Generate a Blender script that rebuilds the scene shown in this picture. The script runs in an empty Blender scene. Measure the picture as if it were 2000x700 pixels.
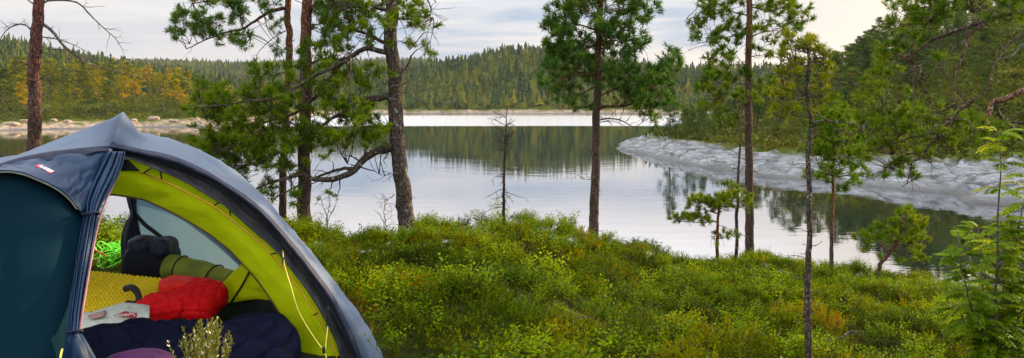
import bpy, math, random
import numpy as np
from mathutils import Vector, Matrix

rng = np.random.default_rng(11)
random.seed(11)
R = math.radians
F, CX, HZ, H = 1400.0, 1000.0, 200.0, 7.0      # lens in photo pixels, horizon row, eye height over the lake

SC = bpy.context.scene
COL = SC.collection


def at(px, py, d):
    """a point of the place seen at photo pixel (px, py), d metres ahead"""
    return np.array([(px - CX) / F * d, d, H - (py - HZ) / F * d])


# ------------------------------------------------------------------ noise
def _hash(ix, iy, seed):
    n = (ix.astype(np.int64) * 374761393 + iy.astype(np.int64) * 668265263 + seed * 1274126177) & 0x7fffffff
    n = ((n ^ (n >> 13)) * 1274126177) & 0x7fffffff
    n = (n ^ (n >> 16)) & 0xffffff
    return n / float(0xffffff)


def vnoise(x, y, seed=0):
    x = np.asarray(x, float); y = np.asarray(y, float)
    ix = np.floor(x); iy = np.floor(y)
    fx = x - ix; fy = y - iy
    fx = fx * fx * (3 - 2 * fx); fy = fy * fy * (3 - 2 * fy)
    a = _hash(ix, iy, seed); b = _hash(ix + 1, iy, seed)
    c = _hash(ix, iy + 1, seed); d = _hash(ix + 1, iy + 1, seed)
    return (a * (1 - fx) + b * fx) * (1 - fy) + (c * (1 - fx) + d * fx) * fy


def fbm(x, y, seed=0, octv=4):
    s = 0; a = .5; t = 0
    for k in range(octv):
        s = s + a * vnoise(x * 2 ** k, y * 2 ** k, seed + k * 17); t += a; a *= .5
    return s / t * 2 - 1


def sstep(a, b, x):
    t = np.clip((x - a) / (b - a), 0, 1)
    return t * t * (3 - 2 * t)


def unit(v):
    v = np.asarray(v, float)
    return v / np.maximum(np.linalg.norm(v, axis=-1, keepdims=True), 1e-9)


def rand_unit(n):
    return unit(rng.normal(size=(n, 3)))


# ------------------------------------------------------------------ mesh building
class MB:
    """collects vertex / face arrays and links them as one mesh object"""
    def __init__(self):
        self.V = []; self.Fc = []; self.M = []; self.A = []; self.B = []; self.n = 0

    def add(self, V, Fs, m=0, var=.5, up=0.):
        V = np.asarray(V, np.float32).reshape(-1, 3)
        Fs = np.asarray(Fs, np.int64)
        if len(V) == 0 or len(Fs) == 0:
            return self
        self.V.append(V); self.Fc.append(Fs + self.n); self.M.append(np.full(len(Fs), m, np.int32))
        self.A.append(np.broadcast_to(np.asarray(var, np.float32), (len(V),)).copy())
        self.B.append(np.broadcast_to(np.asarray(up, np.float32), (len(V),)).copy())
        self.n += len(V)
        return self

    def build(self, name, mats, parent=None, smooth=True):
        me = bpy.data.meshes.new(name)
        V = np.concatenate(self.V); nv = len(V)
        me.vertices.add(nv); me.vertices.foreach_set('co', V.ravel())
        idx = np.concatenate([f.ravel() for f in self.Fc]).astype(np.int32)
        cnt = np.concatenate([np.full(len(f), f.shape[1], np.int32) for f in self.Fc])
        st = np.concatenate([[0], np.cumsum(cnt)[:-1]]).astype(np.int32)
        me.loops.add(len(idx)); me.loops.foreach_set('vertex_index', idx)
        me.polygons.add(len(cnt)); me.polygons.foreach_set('loop_start', st); me.polygons.foreach_set('loop_total', cnt)
        me.polygons.foreach_set('material_index', np.concatenate(self.M))
        me.polygons.foreach_set('use_smooth', np.full(len(cnt), smooth, bool))
        for nm, arr in (('var', self.A), ('up', self.B)):
            a = me.attributes.new(nm, 'FLOAT', 'POINT'); a.data.foreach_set('value', np.concatenate(arr))
        for m in (mats if isinstance(mats, (list, tuple)) else [mats]):
            me.materials.append(m)
        me.update(calc_edges=True)
        return link(name, me, parent)


def link(name, data, parent=None):
    o = bpy.data.objects.new(name, data); COL.objects.link(o)
    if parent is not None:
        o.parent = parent
        o.matrix_parent_inverse = Matrix.Translation(-parent.location)
    return o


def tag(o, label=None, cat=None, group=None, kind=None):
    if label: o['label'] = label
    if cat: o['category'] = cat
    if group: o['group'] = group
    if kind: o['kind'] = kind
    return o


def thing(name, label, cat, loc, group=None):
    o = bpy.data.objects.new(name, None); COL.objects.link(o)
    o.empty_display_size = .1
    o.location = [float(c) for c in loc]
    return tag(o, label, cat, group)


def catmull(P, n):
    P = np.asarray(P, float)
    if len(P) == 2:
        t = np.linspace(0, 1, n)[:, None]
        return P[0] * (1 - t) + P[1] * t
    Q = np.vstack([2 * P[0] - P[1], P, 2 * P[-1] - P[-2]])
    seg = np.linalg.norm(np.diff(P, axis=0), axis=1) ** .5 + 1e-9
    T = np.concatenate([[0], np.cumsum(seg)]); T /= T[-1]
    out = []
    for t in np.linspace(0, 1, n):
        i = min(max(np.searchsorted(T, t, 'right') - 1, 0), len(P) - 2)
        u = (t - T[i]) / (T[i + 1] - T[i])
        a, b, c, d = Q[i], Q[i + 1], Q[i + 2], Q[i + 3]
        out.append(.5 * (2 * b + (c - a) * u + (2 * a - 5 * b + 4 * c - d) * u * u + (3 * b - a - 3 * c + d) * u ** 3))
    return np.array(out)


def grid_faces(nu, nv, closed_u=False):
    """faces of an nv x nu vertex grid (row major, u fastest)"""
    i = np.arange(nu if closed_u else nu - 1)
    j = np.arange(nv - 1)
    I, J = np.meshgrid(i, j)
    I = I.ravel(); J = J.ravel(); I2 = (I + 1) % nu
    return np.stack([J * nu + I, J * nu + I2, (J + 1) * nu + I2, (J + 1) * nu + I], 1)


def tube_arrays(P, r, sides=8, rough=0.):
    P = np.asarray(P, float); n = len(P)
    r = np.broadcast_to(np.asarray(r, float), (n,))
    T = unit(np.gradient(P, axis=0))
    ref = np.array([0, 0, 1.]) if abs(T[0][2]) < .8 else np.array([0, 1., 0])
    N = np.zeros_like(P); N[0] = unit(np.cross(T[0], ref))
    for k in range(1, n):
        v = N[k - 1] - T[k] * np.dot(N[k - 1], T[k]); N[k] = unit(v)
    Bn = np.cross(T, N)
    a = np.linspace(0, 2 * math.pi, sides, endpoint=False)
    rr = r[:, None] * np.ones(sides)[None]
    if rough:
        rr = rr * (1 + rough * rng.normal(size=rr.shape))
    V = P[:, None] + rr[..., None] * (N[:, None] * np.cos(a)[None, :, None] + Bn[:, None] * np.sin(a)[None, :, None])
    Fq = grid_faces(sides, n, True)
    return V.reshape(-1, 3), Fq


def add_tube(mb, P, r, sides=8, m=0, rough=0., var=.5, up=0., cap=True):
    V, Fq = tube_arrays(P, r, sides, rough)
    upv = up if np.ndim(up) == 0 else np.repeat(np.asarray(up), sides)
    mb.add(V, Fq, m, var, upv)
    if cap:
        n = len(V) // sides
        c = mb.n
        base = c - len(V)
        ring = lambda k: [base + k * sides + i for i in range(sides)]
        for k in (0, n - 1):
            f = np.array([ring(k)], np.int64)
            mb.Fc.append(f); mb.M.append(np.full(1, m, np.int32))


def patch_grid(rows, nu, nv):
    """smooth surface through a list of polylines -> grid nv x nu x 3"""
    rr = [catmull(r, nu) for r in rows]
    rr = np.array(rr)
    out = np.array([catmull(rr[:, i], nv) for i in range(nu)])
    return out.transpose(1, 0, 2)


def grid_normals(G):
    du = np.gradient(G, axis=1); dv = np.gradient(G, axis=0)
    return unit(np.cross(du, dv))


def add_grid(mb, G, m=0, var=.5, thick=0.):
    nv, nu = G.shape[:2]
    Fq = grid_faces(nu, nv)
    if thick <= 0:
        mb.add(G.reshape(-1, 3), Fq, m, var); return
    N = grid_normals(G)
    A = (G + N * thick / 2).reshape(-1, 3); B = (G - N * thick / 2).reshape(-1, 3)
    n = len(A)
    edge = np.concatenate([np.arange(nu), np.arange(1, nv) * nu + nu - 1, (nv - 1) * nu + np.arange(nu - 2, -1, -1), np.arange(nv - 2, 0, -1) * nu])
    e2 = np.roll(edge, -1)
    side = np.stack([edge, edge + n, e2 + n, e2], 1)
    mb.add(np.vstack([A, B]), np.vstack([Fq, Fq[:, ::-1] + n, side]), m, var)


# ------------------------------------------------------------------ materials
class NT:
    def __init__(self, name):
        self.m = bpy.data.materials.new(name); self.m.use_nodes = True
        self.t = self.m.node_tree; self.t.nodes.clear()
        self.out = self.n('ShaderNodeOutputMaterial')

    def n(self, ty, **kw):
        o = self.t.nodes.new(ty)
        for k, v in kw.items():
            if k in o.inputs.keys():
                self.put(o.inputs[k], v)
            else:
                setattr(o, k, v)
        return o

    def put(self, sock, v):
        if isinstance(v, bpy.types.NodeSocket): self.t.links.new(v, sock)
        elif isinstance(v, (tuple, list)) and len(v) == 3 and sock.type == 'RGBA': sock.default_value = (*v, 1)
        else: sock.default_value = v

    def l(self, a, b): self.t.links.new(a, b)

    def ramp(self, fac, stops, interp='LINEAR'):
        r = self.n('ShaderNodeValToRGB'); r.color_ramp.interpolation = interp
        e = r.color_ramp.elements
        e[0].position = stops[0][0]; e[0].color = (*stops[0][1], 1)
        e[1].position = stops[-1][0]; e[1].color = (*stops[-1][1], 1)
        for p, c in stops[1:-1]:
            x = e.new(p); x.color = (*c, 1)
        self.l(fac, r.inputs[0]); return r.outputs[0]

    def val(self, fac, stops):
        return self.ramp(fac, [(p, (v, v, v)) for p, v in stops])

    def noise(self, scale, detail=4, rough=.55, vec=None, out='Fac', dist=0.):
        x = self.n('ShaderNodeTexNoise'); x.inputs['Scale'].default_value = scale
        x.inputs['Detail'].default_value = detail; x.inputs['Roughness'].default_value = rough
        x.inputs['Distortion'].default_value = dist
        if vec is not None: self.l(vec, x.inputs['Vector'])
        return x.outputs[out]

    def mapping(self, vec, scale=(1, 1, 1), rot=(0, 0, 0), loc=(0, 0, 0)):
        x = self.n('ShaderNodeMapping'); x.inputs['Scale'].default_value = scale
        x.inputs['Rotation'].default_value = rot; x.inputs['Location'].default_value = loc
        self.l(vec, x.inputs['Vector']); return x.outputs[0]

    def mix(self, a, b, f, mode='MIX'):
        x = self.n('ShaderNodeMix'); x.data_type = 'RGBA'; x.blend_type = mode
        self.put(x.inputs[0], f); self.put(x.inputs[6], a); self.put(x.inputs[7], b)
        return x.outputs[2]

    def math(self, op, a, b=0., clamp=False):
        x = self.n('ShaderNodeMath'); x.operation = op; x.use_clamp = clamp
        self.put(x.inputs[0], a); self.put(x.inputs[1], b); return x.outputs[0]

    def attr(self, name):
        x = self.n('ShaderNodeAttribute'); x.attribute_name = name; return x.outputs['Fac']

    def obj(self): return self.n('ShaderNodeTexCoord').outputs['Object']

    def bump(self, h, strength=.5, dist=.02):
        x = self.n('ShaderNodeBump'); x.inputs['Strength'].default_value = strength
        x.inputs['Distance'].default_value = dist; self.l(h, x.inputs['Height']); return x.outputs[0]

    def principled(self, col, rough=.7, spec=.3, normal=None, **kw):
        p = self.n('ShaderNodeBsdfPrincipled')
        self.put(p.inputs['Base Color'], col); self.put(p.inputs['Roughness'], rough)
        self.put(p.inputs['Specular IOR Level'], spec)
        for k, v in kw.items(): self.put(p.inputs[k], v)
        if normal is not None: self.l(normal, p.inputs['Normal'])
        return p.outputs[0]

    def done(self, sh):
        self.l(sh, self.out.inputs['Surface']); return self.m

    def translucent(self, sh, col, f):
        t = self.n('ShaderNodeBsdfTranslucent'); self.put(t.inputs['Color'], col)
        x = self.n('ShaderNodeMixShader'); x.inputs[0].default_value = f
        self.l(sh, x.inputs[1]); self.l(t.outputs[0], x.inputs[2]); return x.outputs[0]


def leaf_mat(name, stops, trans=.35, rough=.6, spec=.06, hue_obj=0., val=1.):
    k = NT(name)
    v = k.attr('var')
    if hue_obj:
        oi = k.n('ShaderNodeObjectInfo').outputs['Random']
        v = k.math('ADD', v, k.math('MULTIPLY', k.math('SUBTRACT', oi, .5), hue_obj), True)
    hs = k.n('ShaderNodeHueSaturation'); hs.inputs['Saturation'].default_value = 1.16; hs.inputs['Value'].default_value = val; k.l(k.ramp(v, stops), hs.inputs['Color']); c = hs.outputs[0]
    sh = k.principled(c, rough, spec)
    return k.done(k.translucent(sh, k.mix(c, (1.6, 1.5, .5), .55, 'MULTIPLY'), trans))


def bark_mat(name, low, high, crack=(.02, .015, .012), lichen=None, scale=1., dark=.62):
    low = tuple(c * dark for c in low); high = tuple(c * dark for c in high)
    k = NT(name)
    o = k.obj()
    v = k.n('ShaderNodeTexVoronoi'); v.feature = 'DISTANCE_TO_EDGE'
    v.inputs['Scale'].default_value = 42 * scale
    wob = k.noise(9 * scale, 3, .6, o, 'Color')
    mv = k.mapping(o, (1, 1, .32))
    add = k.n('ShaderNodeVectorMath'); add.operation = 'MULTIPLY_ADD'
    k.l(wob, add.inputs[0]); add.inputs[1].default_value = (.06, .06, .06); k.l(mv, add.inputs[2])
    k.l(add.outputs[0], v.inputs['Vector'])
    e = k.val(v.outputs['Distance'], [(0, 0), (.16, .75), (.4, 1)])
    fine = k.noise(70 * scale, 5, .65, k.mapping(o, (1, 1, .3)))
    big = k.noise(5 * scale, 3, .6, o)
    up = k.math('ADD', k.attr('up'), k.math('MULTIPLY', k.math('SUBTRACT', big, .5), .7), True)
    body = k.mix(low, high, up)
    body = k.mix(body, (.22, .20, .18), k.math('MULTIPLY', k.val(fine, [(.35, 0), (.75, 1)]), .3))
    c = k.mix(crack, body, e)
    if lichen:
        c = k.mix(c, lichen, k.val(k.noise(13 * scale, 4, .7, o), [(.58, 0), (.68, .8)]))
    h = k.math('ADD', k.math('MULTIPLY', e, .8), k.math('MULTIPLY', fine, .5))
    return k.done(k.principled(c, .9, .05, k.bump(h, .9, .012)))


def fabric_mat(name, col, trans=.25, rough=.55, spec=.35, col2=None, wr=.25, tcol=None, sheen=0., scale=6.):
    k = NT(name)
    o = k.obj()
    nz = k.noise(scale, 5, .6, k.mapping(o, (1, 1, .6)), dist=.6)
    c = k.mix(col, col2 or tuple(x * .8 for x in col), k.val(nz, [(.35, 0), (.65, 1)]))
    w = k.noise(900, 2, .5, o)
    n = k.bump(k.math('ADD', nz, k.math('MULTIPLY', w, .06)), wr, .03)
    sh = k.principled(c, rough, spec, n)
    if trans > 0:
        sh = k.translucent(sh, tcol or col, trans)
    return k.done(sh)


def plain_mat(name, col, rough=.6, spec=.4, col2=None, scale=25., bump=.15):
    k = NT(name)
    nz = k.noise(scale, 4, .6, k.obj())
    c = k.mix(col, col2 or tuple(x * .7 for x in col), k.val(nz, [(.35, 0), (.7, 1)]))
    return k.done(k.principled(c, rough, spec, k.bump(nz, bump, .01)))


def nearz_tab():
    return None
# ------------------------------------------------------------------ the land as one height function
CR = np.array([  # direction (photo column), row of the bare crest, distance of the crest
    (-800, 500, 6.0), (-100, 492, 6.0), (400, 488, 6.3), (560, 478, 7.6), (620, 476, 8.4), (700, 482, 8.6), (790, 476, 8.5), (880, 458, 8.6),
    (950, 438, 8.8), (1010, 436, 9.0), (1080, 455, 9.4), (1160, 474, 11.0), (1250, 494, 11.2), (1310, 520, 11.4), (1360, 526, 11.8),
    (1440, 516, 12.8), (1500, 510, 13.4), (1560, 526, 12.4), (1650, 528, 11.4), (1700, 546, 10.8), (1800, 566, 10.2),
    (1880, 582, 9.8), (2000, 590, 9.6), (2400, 610, 9.4), (2800, 620, 9.4)], float)
CR[CR[:, 0] > 500, 1] += 20
Z3 = np.array([(-800, 5.78), (700, 5.76), (1000, 5.66), (1300, 5.5), (1600, 5.34), (1900, 5.25), (2800, 5.2)])


def near_h(x, y):
    ys = np.maximum(y, 1.6)
    u = np.clip(CX + F * x / ys, -800, 2800)
    dc = np.interp(u, CR[:, 0], CR[:, 2])
    pc = np.interp(u, CR[:, 0], CR[:, 1])
    zc = H - (pc - HZ) / F * dc
    z3 = np.interp(u, Z3[:, 0], Z3[:, 1])
    t = np.clip((y - 2.6) / (dc - 2.6), 0, 1)
    z = z3 + (zc - z3) * t
    over = np.maximum(y - dc, 0)
    z = z - .55 * np.sqrt(over * over + .35) + .55 * math.sqrt(.35) * 1.0
    amp = .055 * sstep(2, 4, y) * (1 - .75 * ((x > -3.2) & (x < -.4) & (y < 5.6)))
    z = z + amp * fbm(x * 1.3, y * 1.3, 5, 3)
    return np.maximum(z, -4)


# shores, in metres (plan)
def shore(pts): return np.array([((u - CX) / F * d, d) for u, d in pts])


RIGHT = np.vstack([shore([(1205, 108.9), (1250, 98), (1300, 84), (1400, 74.5), (1500, 68), (1600, 63.4), (1700, 59.6), (1800, 56.8),
                          (1870, 54.8), (1905, 50), (2000, 48.5), (2150, 47), (2400, 44)]),
                   [(85, 42), (400, 60), (420, 420), (130, 430), (75, 300), (48, 215), (34, 160), (24, 132), (18.5, 120)]])
FAR = np.vstack([[(-3000, 170), (-420, 170)], shore([(0, 178), (100, 186), (200, 194), (300, 201), (400, 206), (500, 222), (560, 262), (600, 320), (630, 400),
                 (660, 440), (800, 446), (900, 440), (1000, 450), (1100, 446), (1200, 452), (1300, 446), (1400, 440), (1600, 440)]),
                 [(420, 425), (3000, 300), (3000, 3000), (-3000, 3000)]])


def sdist(x, y, poly):
    x = x.ravel(); y = y.ravel()
    best = np.full(x.shape, 1e18); inside = np.zeros(x.shape, bool)
    n = len(poly)
    for i in range(n):
        ax, ay = poly[i]; bx, by = poly[(i + 1) % n]
        dx, dy = bx - ax, by - ay
        t = np.clip(((x - ax) * dx + (y - ay) * dy) / (dx * dx + dy * dy), 0, 1)
        best = np.minimum(best, (x - ax - t * dx) ** 2 + (y - ay - t * dy) ** 2)
        cond = ((ay > y) != (by > y)) & (x < (bx - ax) * (y - ay) / (by - ay if by != ay else 1e-9) + ax)
        inside ^= cond
    s = np.sqrt(best)
    return np.where(inside, s, -s)


def gauss(x, y, cx, cy, sx, sy):
    return np.exp(-.5 * (((x - cx) / sx) ** 2 + ((y - cy) / sy) ** 2))


def right_h(x, y):
    s = sdist(x, y, RIGHT).reshape(x.shape)
    s = s + 1.4 * fbm(x * .22, y * .22, 31, 3) * np.clip(1 - np.abs(s) / 40, 0, 1)
    h = np.interp(s, [-30, -6, 0, 1.6, 4.5, 9, 16, 30, 60, 120, 200], [-4, -1.8, 0, .85, 1.55, 2.0, 2.7, 4.2, 9.5, 20, 28])
    # slabs and cracks of the bare rock
    rockw = sstep(-3, 1, s) * (1 - sstep(9, 20, s))
    slab = np.abs(fbm(x * .28 + y * .14, y * .4, 41, 3)) * 1.0 + .16 * np.abs(fbm(x * 1.1, y * 1.1, 47, 3))
    h = h + rockw * (slab - .25) * .85 * np.clip(s / 2.5 + .25, .15, 1)
    tt = h / .55 + .9 * fbm(x * .12, y * .12, 53, 3)
    fr_ = tt - np.floor(tt)
    h = h + rockw * .42 * (sstep(.45, .95, fr_) - fr_) * np.clip(s / 2, 0, 1)
    bould = sstep(33, 40, x) * rockw
    h = h + bould * (np.abs(fbm(x * .9, y * .9, 59, 3)) * 1.7)
    h = h + gauss(x, y, 142, 92, 36, 42) * 10 + gauss(x, y, 108, 150, 36, 48) * 12 * sstep(10, 40, s)  # first hill: added out of view to the right, sized to temper the sun
    h = h + sstep(16, 40, s) * 1.2 * fbm(x * .08, y * .08, 61, 3)
    return h, s


def far_h(x, y):
    s = sdist(x, y, FAR).reshape(x.shape)
    s = s + 5 * fbm(x * .05, y * .05, 71, 4) * np.clip(1 - np.abs(s) / 90, 0, 1)
    left = 1 - sstep(-150, -60, x)
    rise = np.interp(s, [-30, -6, 0, 2.5, 7, 20, 50, 90, 200], [-4, -1.5, 0, .9, 1.7, 3.4, 7.6, 11, 13])
    riseC = np.interp(s, [-30, -6, 0, 3, 8, 20, 60, 120], [-4, -1.5, 0, 1.6, 2.4, 3.5, 9, 12])
    h = rise * left + riseC * (1 - left)
    g = gauss(x, y, -430, 520, 106, 140) * 37
    g = np.maximum(g, gauss(x, y, 22, 650, 92, 110) * 36)
    g = np.maximum(g, gauss(x, y, -110, 700, 80, 120) * 12)
    g = np.maximum(g, gauss(x, y, 190, 640, 110, 110) * 19)
    rid = np.exp(-.5 * ((y - 1300) / 260) ** 2) * (1 - .75 * sstep(-160, 60, x)) * (60 + 9 * fbm(x * .006, y * .002, 83, 3))
    g = np.maximum(g, rid)
    h = h + g * sstep(10, 120, s)
    h = h + sstep(10, 60, s) * 2.5 * fbm(x * .02, y * .02, 91, 3)
    rockw = sstep(-2, .5, s) * (1 - sstep(6, 11, s))
    h = h + rockw * .7 * np.abs(fbm(x * .35, y * .35, 97, 4))
    return h, s


def land_h(x, y):
    x = np.asarray(x, float); y = np.asarray(y, float)
    n = near_h(x, y)
    r, sr = right_h(x, y)
    f, sf = far_h(x, y)
    return np.maximum(n, np.maximum(r, f)), n, r, f, sr, sf


def gz(x, y):
    return float(land_h(np.array([x], float), np.array([y], float))[0][0])


def ground_at(px, d):
    x = (px - CX) / F * d
    return np.array([x, d, gz(x, d)])


# polar sheet, fine in front of the viewer, out past the horizon
def build_ground():
    a_front = np.arange(-44, 44.01, .13)
    a_rest = np.arange(44 + 1.5, 316 - 1, 2.0)
    ang = np.radians(np.concatenate([a_front, a_rest]))
    rs = [.35]
    while rs[-1] < 2600:
        r0 = rs[-1]
        k = .02 if r0 < 2 else .012 if r0 < 16 else .03 if r0 < 44 else .0055 if r0 < 118 else .010 if r0 < 260 else .016 if r0 < 800 else .03
        rs.append(r0 * (1 + k))
    rs = np.array(rs)
    RR, AA = np.meshgrid(rs, ang, indexing='ij')
    X = RR * np.sin(AA); Y = RR * np.cos(AA)
    h, n, r, f, sr, sf = land_h(X.ravel(), Y.ravel())
    V = np.stack([X.ravel(), Y.ravel(), h], 1)
    Fq = grid_faces(len(ang), len(rs), True)[:, ::-1]
    # bare rock: a band along the far shores
    e = fbm(X.ravel() * .25, Y.ravel() * .25, 101, 4)
    isr = (r >= n) & (r >= f); isf = (f > n) & (f > r)
    rock = np.zeros(len(h))
    lim = np.interp(Y.ravel(), [50, 90, 110], [6.6, 6.6, 5.0])
    rock[isr] = (1 - sstep(-.8, .9, (sr - lim) / 2.2 + e * 1.2))[isr]
    rock[isf] = (1 - sstep(-.8, .9, (sf - np.where(Y.ravel() > 300, 4.5, 4.6)) / 2.5 + e * 2.4))[isf]
    zone = np.where(isr, .5, np.where(isf, 1., 0.))
    c = len(V)
    V = np.vstack([V, [[0, 0, gz(0, 0)]]])
    cf = np.stack([np.arange(len(ang)), np.roll(np.arange(len(ang)), -1), np.full(len(ang), c)], 1)
    mb = MB(); mb.add(V, Fq, 0, np.append(rock, 0), np.append(zone, 0))
    mb.Fc.append(cf.astype(np.int64)); mb.M.append(np.zeros(len(cf), np.int32))
    o = mb.build('ground', ground_mat())
    tag(o, kind='structure')
    return o


def ground_mat():
    k = NT('ground_soil_moss_rock')
    g = k.n('ShaderNodeNewGeometry').outputs['Position']
    rock = k.attr('var'); zone = k.attr('up')
    sep = k.n('ShaderNodeSeparateXYZ'); k.l(g, sep.inputs[0])
    # forest floor
    n1 = k.noise(.35, 5, .6, g); n2 = k.noise(3.5, 5, .65, g); n3 = k.noise(22, 5, .65, g)
    fl = k.ramp(n1, [(.3, (.022, .032, .007)), (.5, (.045, .058, .009)), (.68, (.090, .085, .014))])
    nr = k.ramp(n2, [(.28, (.012, .012, .005)), (.45, (.018, .026, .006)), (.58, (.032, .048, .008)), (.75, (.075, .072, .018))])
    nr = k.mix(nr, (.02, .015, .01), k.val(n3, [(.3, .7), (.6, 0)]))
    zf = k.val(zone, [(.1, 0), (.3, 1)])
    soil = k.mix(nr, fl, zf)
    # rock, paler and pinker on the far shore
    rs = k.noise(.9, 6, .7, k.mapping(g, (.5, .5, 2.4), (0, .25, .5)), dist=1.0)
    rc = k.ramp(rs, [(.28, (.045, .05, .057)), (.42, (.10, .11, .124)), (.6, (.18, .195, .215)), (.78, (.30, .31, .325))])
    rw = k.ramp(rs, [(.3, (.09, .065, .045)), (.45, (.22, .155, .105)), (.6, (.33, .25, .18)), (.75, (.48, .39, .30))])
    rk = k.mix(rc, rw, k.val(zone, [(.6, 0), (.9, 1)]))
    st = k.noise(2.2, 6, .7, k.mapping(g, (.35, .35, 2.6), (.12, .2, .6)), dist=.8)
    rk = k.mix(rk, (.06, .062, .065), k.val(st, [(.52, 0), (.60, .8), (.66, 0)]))
    wv_ = k.noise(.5, 4, .6, g, 'Color')
    for sc_, rt_, am_ in ((.30, (0, .25, .5), .9), (.75, (.2, -.2, 1.1), .6)):
        v = k.n('ShaderNodeTexVoronoi'); v.feature = 'DISTANCE_TO_EDGE'; v.inputs['Scale'].default_value = sc_
        ad = k.n('ShaderNodeVectorMath'); ad.operation = 'MULTIPLY_ADD'; ad.inputs[1].default_value = (1.6, 1.6, 1.6)
        k.l(wv_, ad.inputs[0]); k.l(k.mapping(g, (.6, .6, 2.2), rt_), ad.inputs[2]); k.l(ad.outputs[0], v.inputs['Vector'])
        cr_ = k.math('MULTIPLY', k.val(v.outputs['Distance'], [(0, 1), (.085, 0)]), k.val(k.noise(.35 * sc_ * 4, 3, .6, g), [(.36, 0), (.52, am_)]))
        rk = k.mix(rk, (.025, .025, .026), cr_)
    sp = k.noise(2.5, 5, .65, g)
    rk = k.mix(rk, (.09, .09, .085), k.val(sp, [(.55, 0), (.75, .55)]))
    
    tide = k.val(k.math('ADD', sep.outputs['Z'], k.math('MULTIPLY', rs, .9)), [(.75, 1), (1.25, 0)])
    rk = k.mix(rk, (.075, .08, .088), k.math('MULTIPLY', tide, .7))
    wet = k.val(k.math('ADD', sep.outputs['Z'], k.math('MULTIPLY', n2, .6)), [(.35, 1), (.6, 0)])
    rk = k.mix(rk, (.045, .045, .045), k.math('MULTIPLY', wet, .75))
    c = k.mix(soil, rk, rock)
    hgt = k.math('ADD', k.math('MULTIPLY', rs, rock), k.math('MULTIPLY', n3, .3))
    return k.done(k.principled(c, .88, k.math('MULTIPLY', rock, .2), k.bump(hgt, .3, .2)))


def water_mat():
    k = NT('lake_water')
    g = k.n('ShaderNodeNewGeometry').outputs['Position']
    sep = k.n('ShaderNodeSeparateXYZ'); k.l(g, sep.inputs[0])
    # breeze band in the far basin
    edge = k.noise(.02, 3, .6, k.mapping(g, (.35, 1.6, 1)))
    yy = k.math('ADD', sep.outputs['Y'], k.math('MULTIPLY', k.math('SUBTRACT', edge, .5), 16))
    m = k.n('ShaderNodeMapRange'); m.inputs[1].default_value = 205; m.inputs[2].default_value = 214
    k.l(yy, m.inputs[0])
    m2 = k.n('ShaderNodeMapRange'); m2.inputs[1].default_value = 392; m2.inputs[2].default_value = 372
    k.l(yy, m2.inputs[0])
    band = k.math('MULTIPLY', m.outputs[0], m2.outputs[0])
    w1 = k.noise(2.6, 2, .5, k.mapping(g, (.55, 1.3, 1), (0, 0, .15)))
    w2 = k.noise(.5, 2, .5, k.mapping(g, (.5, 1.5, 1), (0, 0, -.2)))
    patchy = k.val(k.noise(.09, 3, .6, k.mapping(g, (.5, 1, 1))), [(.35, .35), (.65, 1)])
    wv = k.math('MULTIPLY', k.math('ADD', k.math('MULTIPLY', w1, .35), w2), patchy)
    nb = k.bump(wv, .042, .22)
    lw = k.n('ShaderNodeLayerWeight'); lw.inputs['Blend'].default_value = .5
    k.l(nb, lw.inputs['Normal'])
    fc = lw.outputs['Facing']
    fr = k.math('ADD', k.math('MULTIPLY', k.math('MULTIPLY', fc, fc), .80), .14)
    gl = k.n('ShaderNodeBsdfGlossy'); gl.inputs['Color'].default_value = (.97, .97, 1, 1)
    k.l(k.math('ADD', k.math('MULTIPLY', band, .20), .015), gl.inputs['Roughness']); k.l(nb, gl.inputs['Normal'])
    df = k.n('ShaderNodeBsdfDiffuse'); df.inputs['Color'].default_value = (.008, .011, .011, 1)
    mx = k.n('ShaderNodeMixShader')
    k.l(fr, mx.inputs[0]); k.l(df.outputs[0], mx.inputs[1]); k.l(gl.outputs[0], mx.inputs[2])
    return k.done(mx.outputs[0])


def build_haze():
    k = NT('lake_air')
    v = k.n('ShaderNodeVolumePrincipled'); v.inputs['Density'].default_value = HAZE; v.inputs['Color'].default_value = (.82, .90, 1, 1)
    v.inputs['Anisotropy'].default_value = .2
    k.l(v.outputs[0], k.out.inputs['Volume'])
    a, z0, z1 = 2680., -5.5, 150.
    V = [(x, y, z) for z in (z0, z1) for x, y in ((-a, -a), (a, -a), (a, a), (-a, a))]
    mb = MB(); mb.add(V, [[3, 2, 1, 0], [4, 5, 6, 7], [0, 1, 5, 4], [1, 2, 6, 5], [2, 3, 7, 6], [3, 0, 4, 7]], 0)
    o = mb.build('haze', k.m, smooth=False); tag(o, 'thin evening haze over the lake and hills', 'haze', kind='stuff')


HAZE = .00004


def build_water():
    mb = MB()
    s = 2500.
    n = 9
    xs = np.linspace(-s, s, n)
    X, Y = np.meshgrid(xs, xs)
    mb.add(np.stack([X.ravel(), Y.ravel(), np.zeros(n * n)], 1), grid_faces(n, n), 0)
    o = mb.build('lake_water', water_mat(), smooth=False)
    tag(o, kind='structure')


# ------------------------------------------------------------------ sky, sun, camera
SUN_AZ, SUN_EL = R(57), R(9.5)


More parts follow.
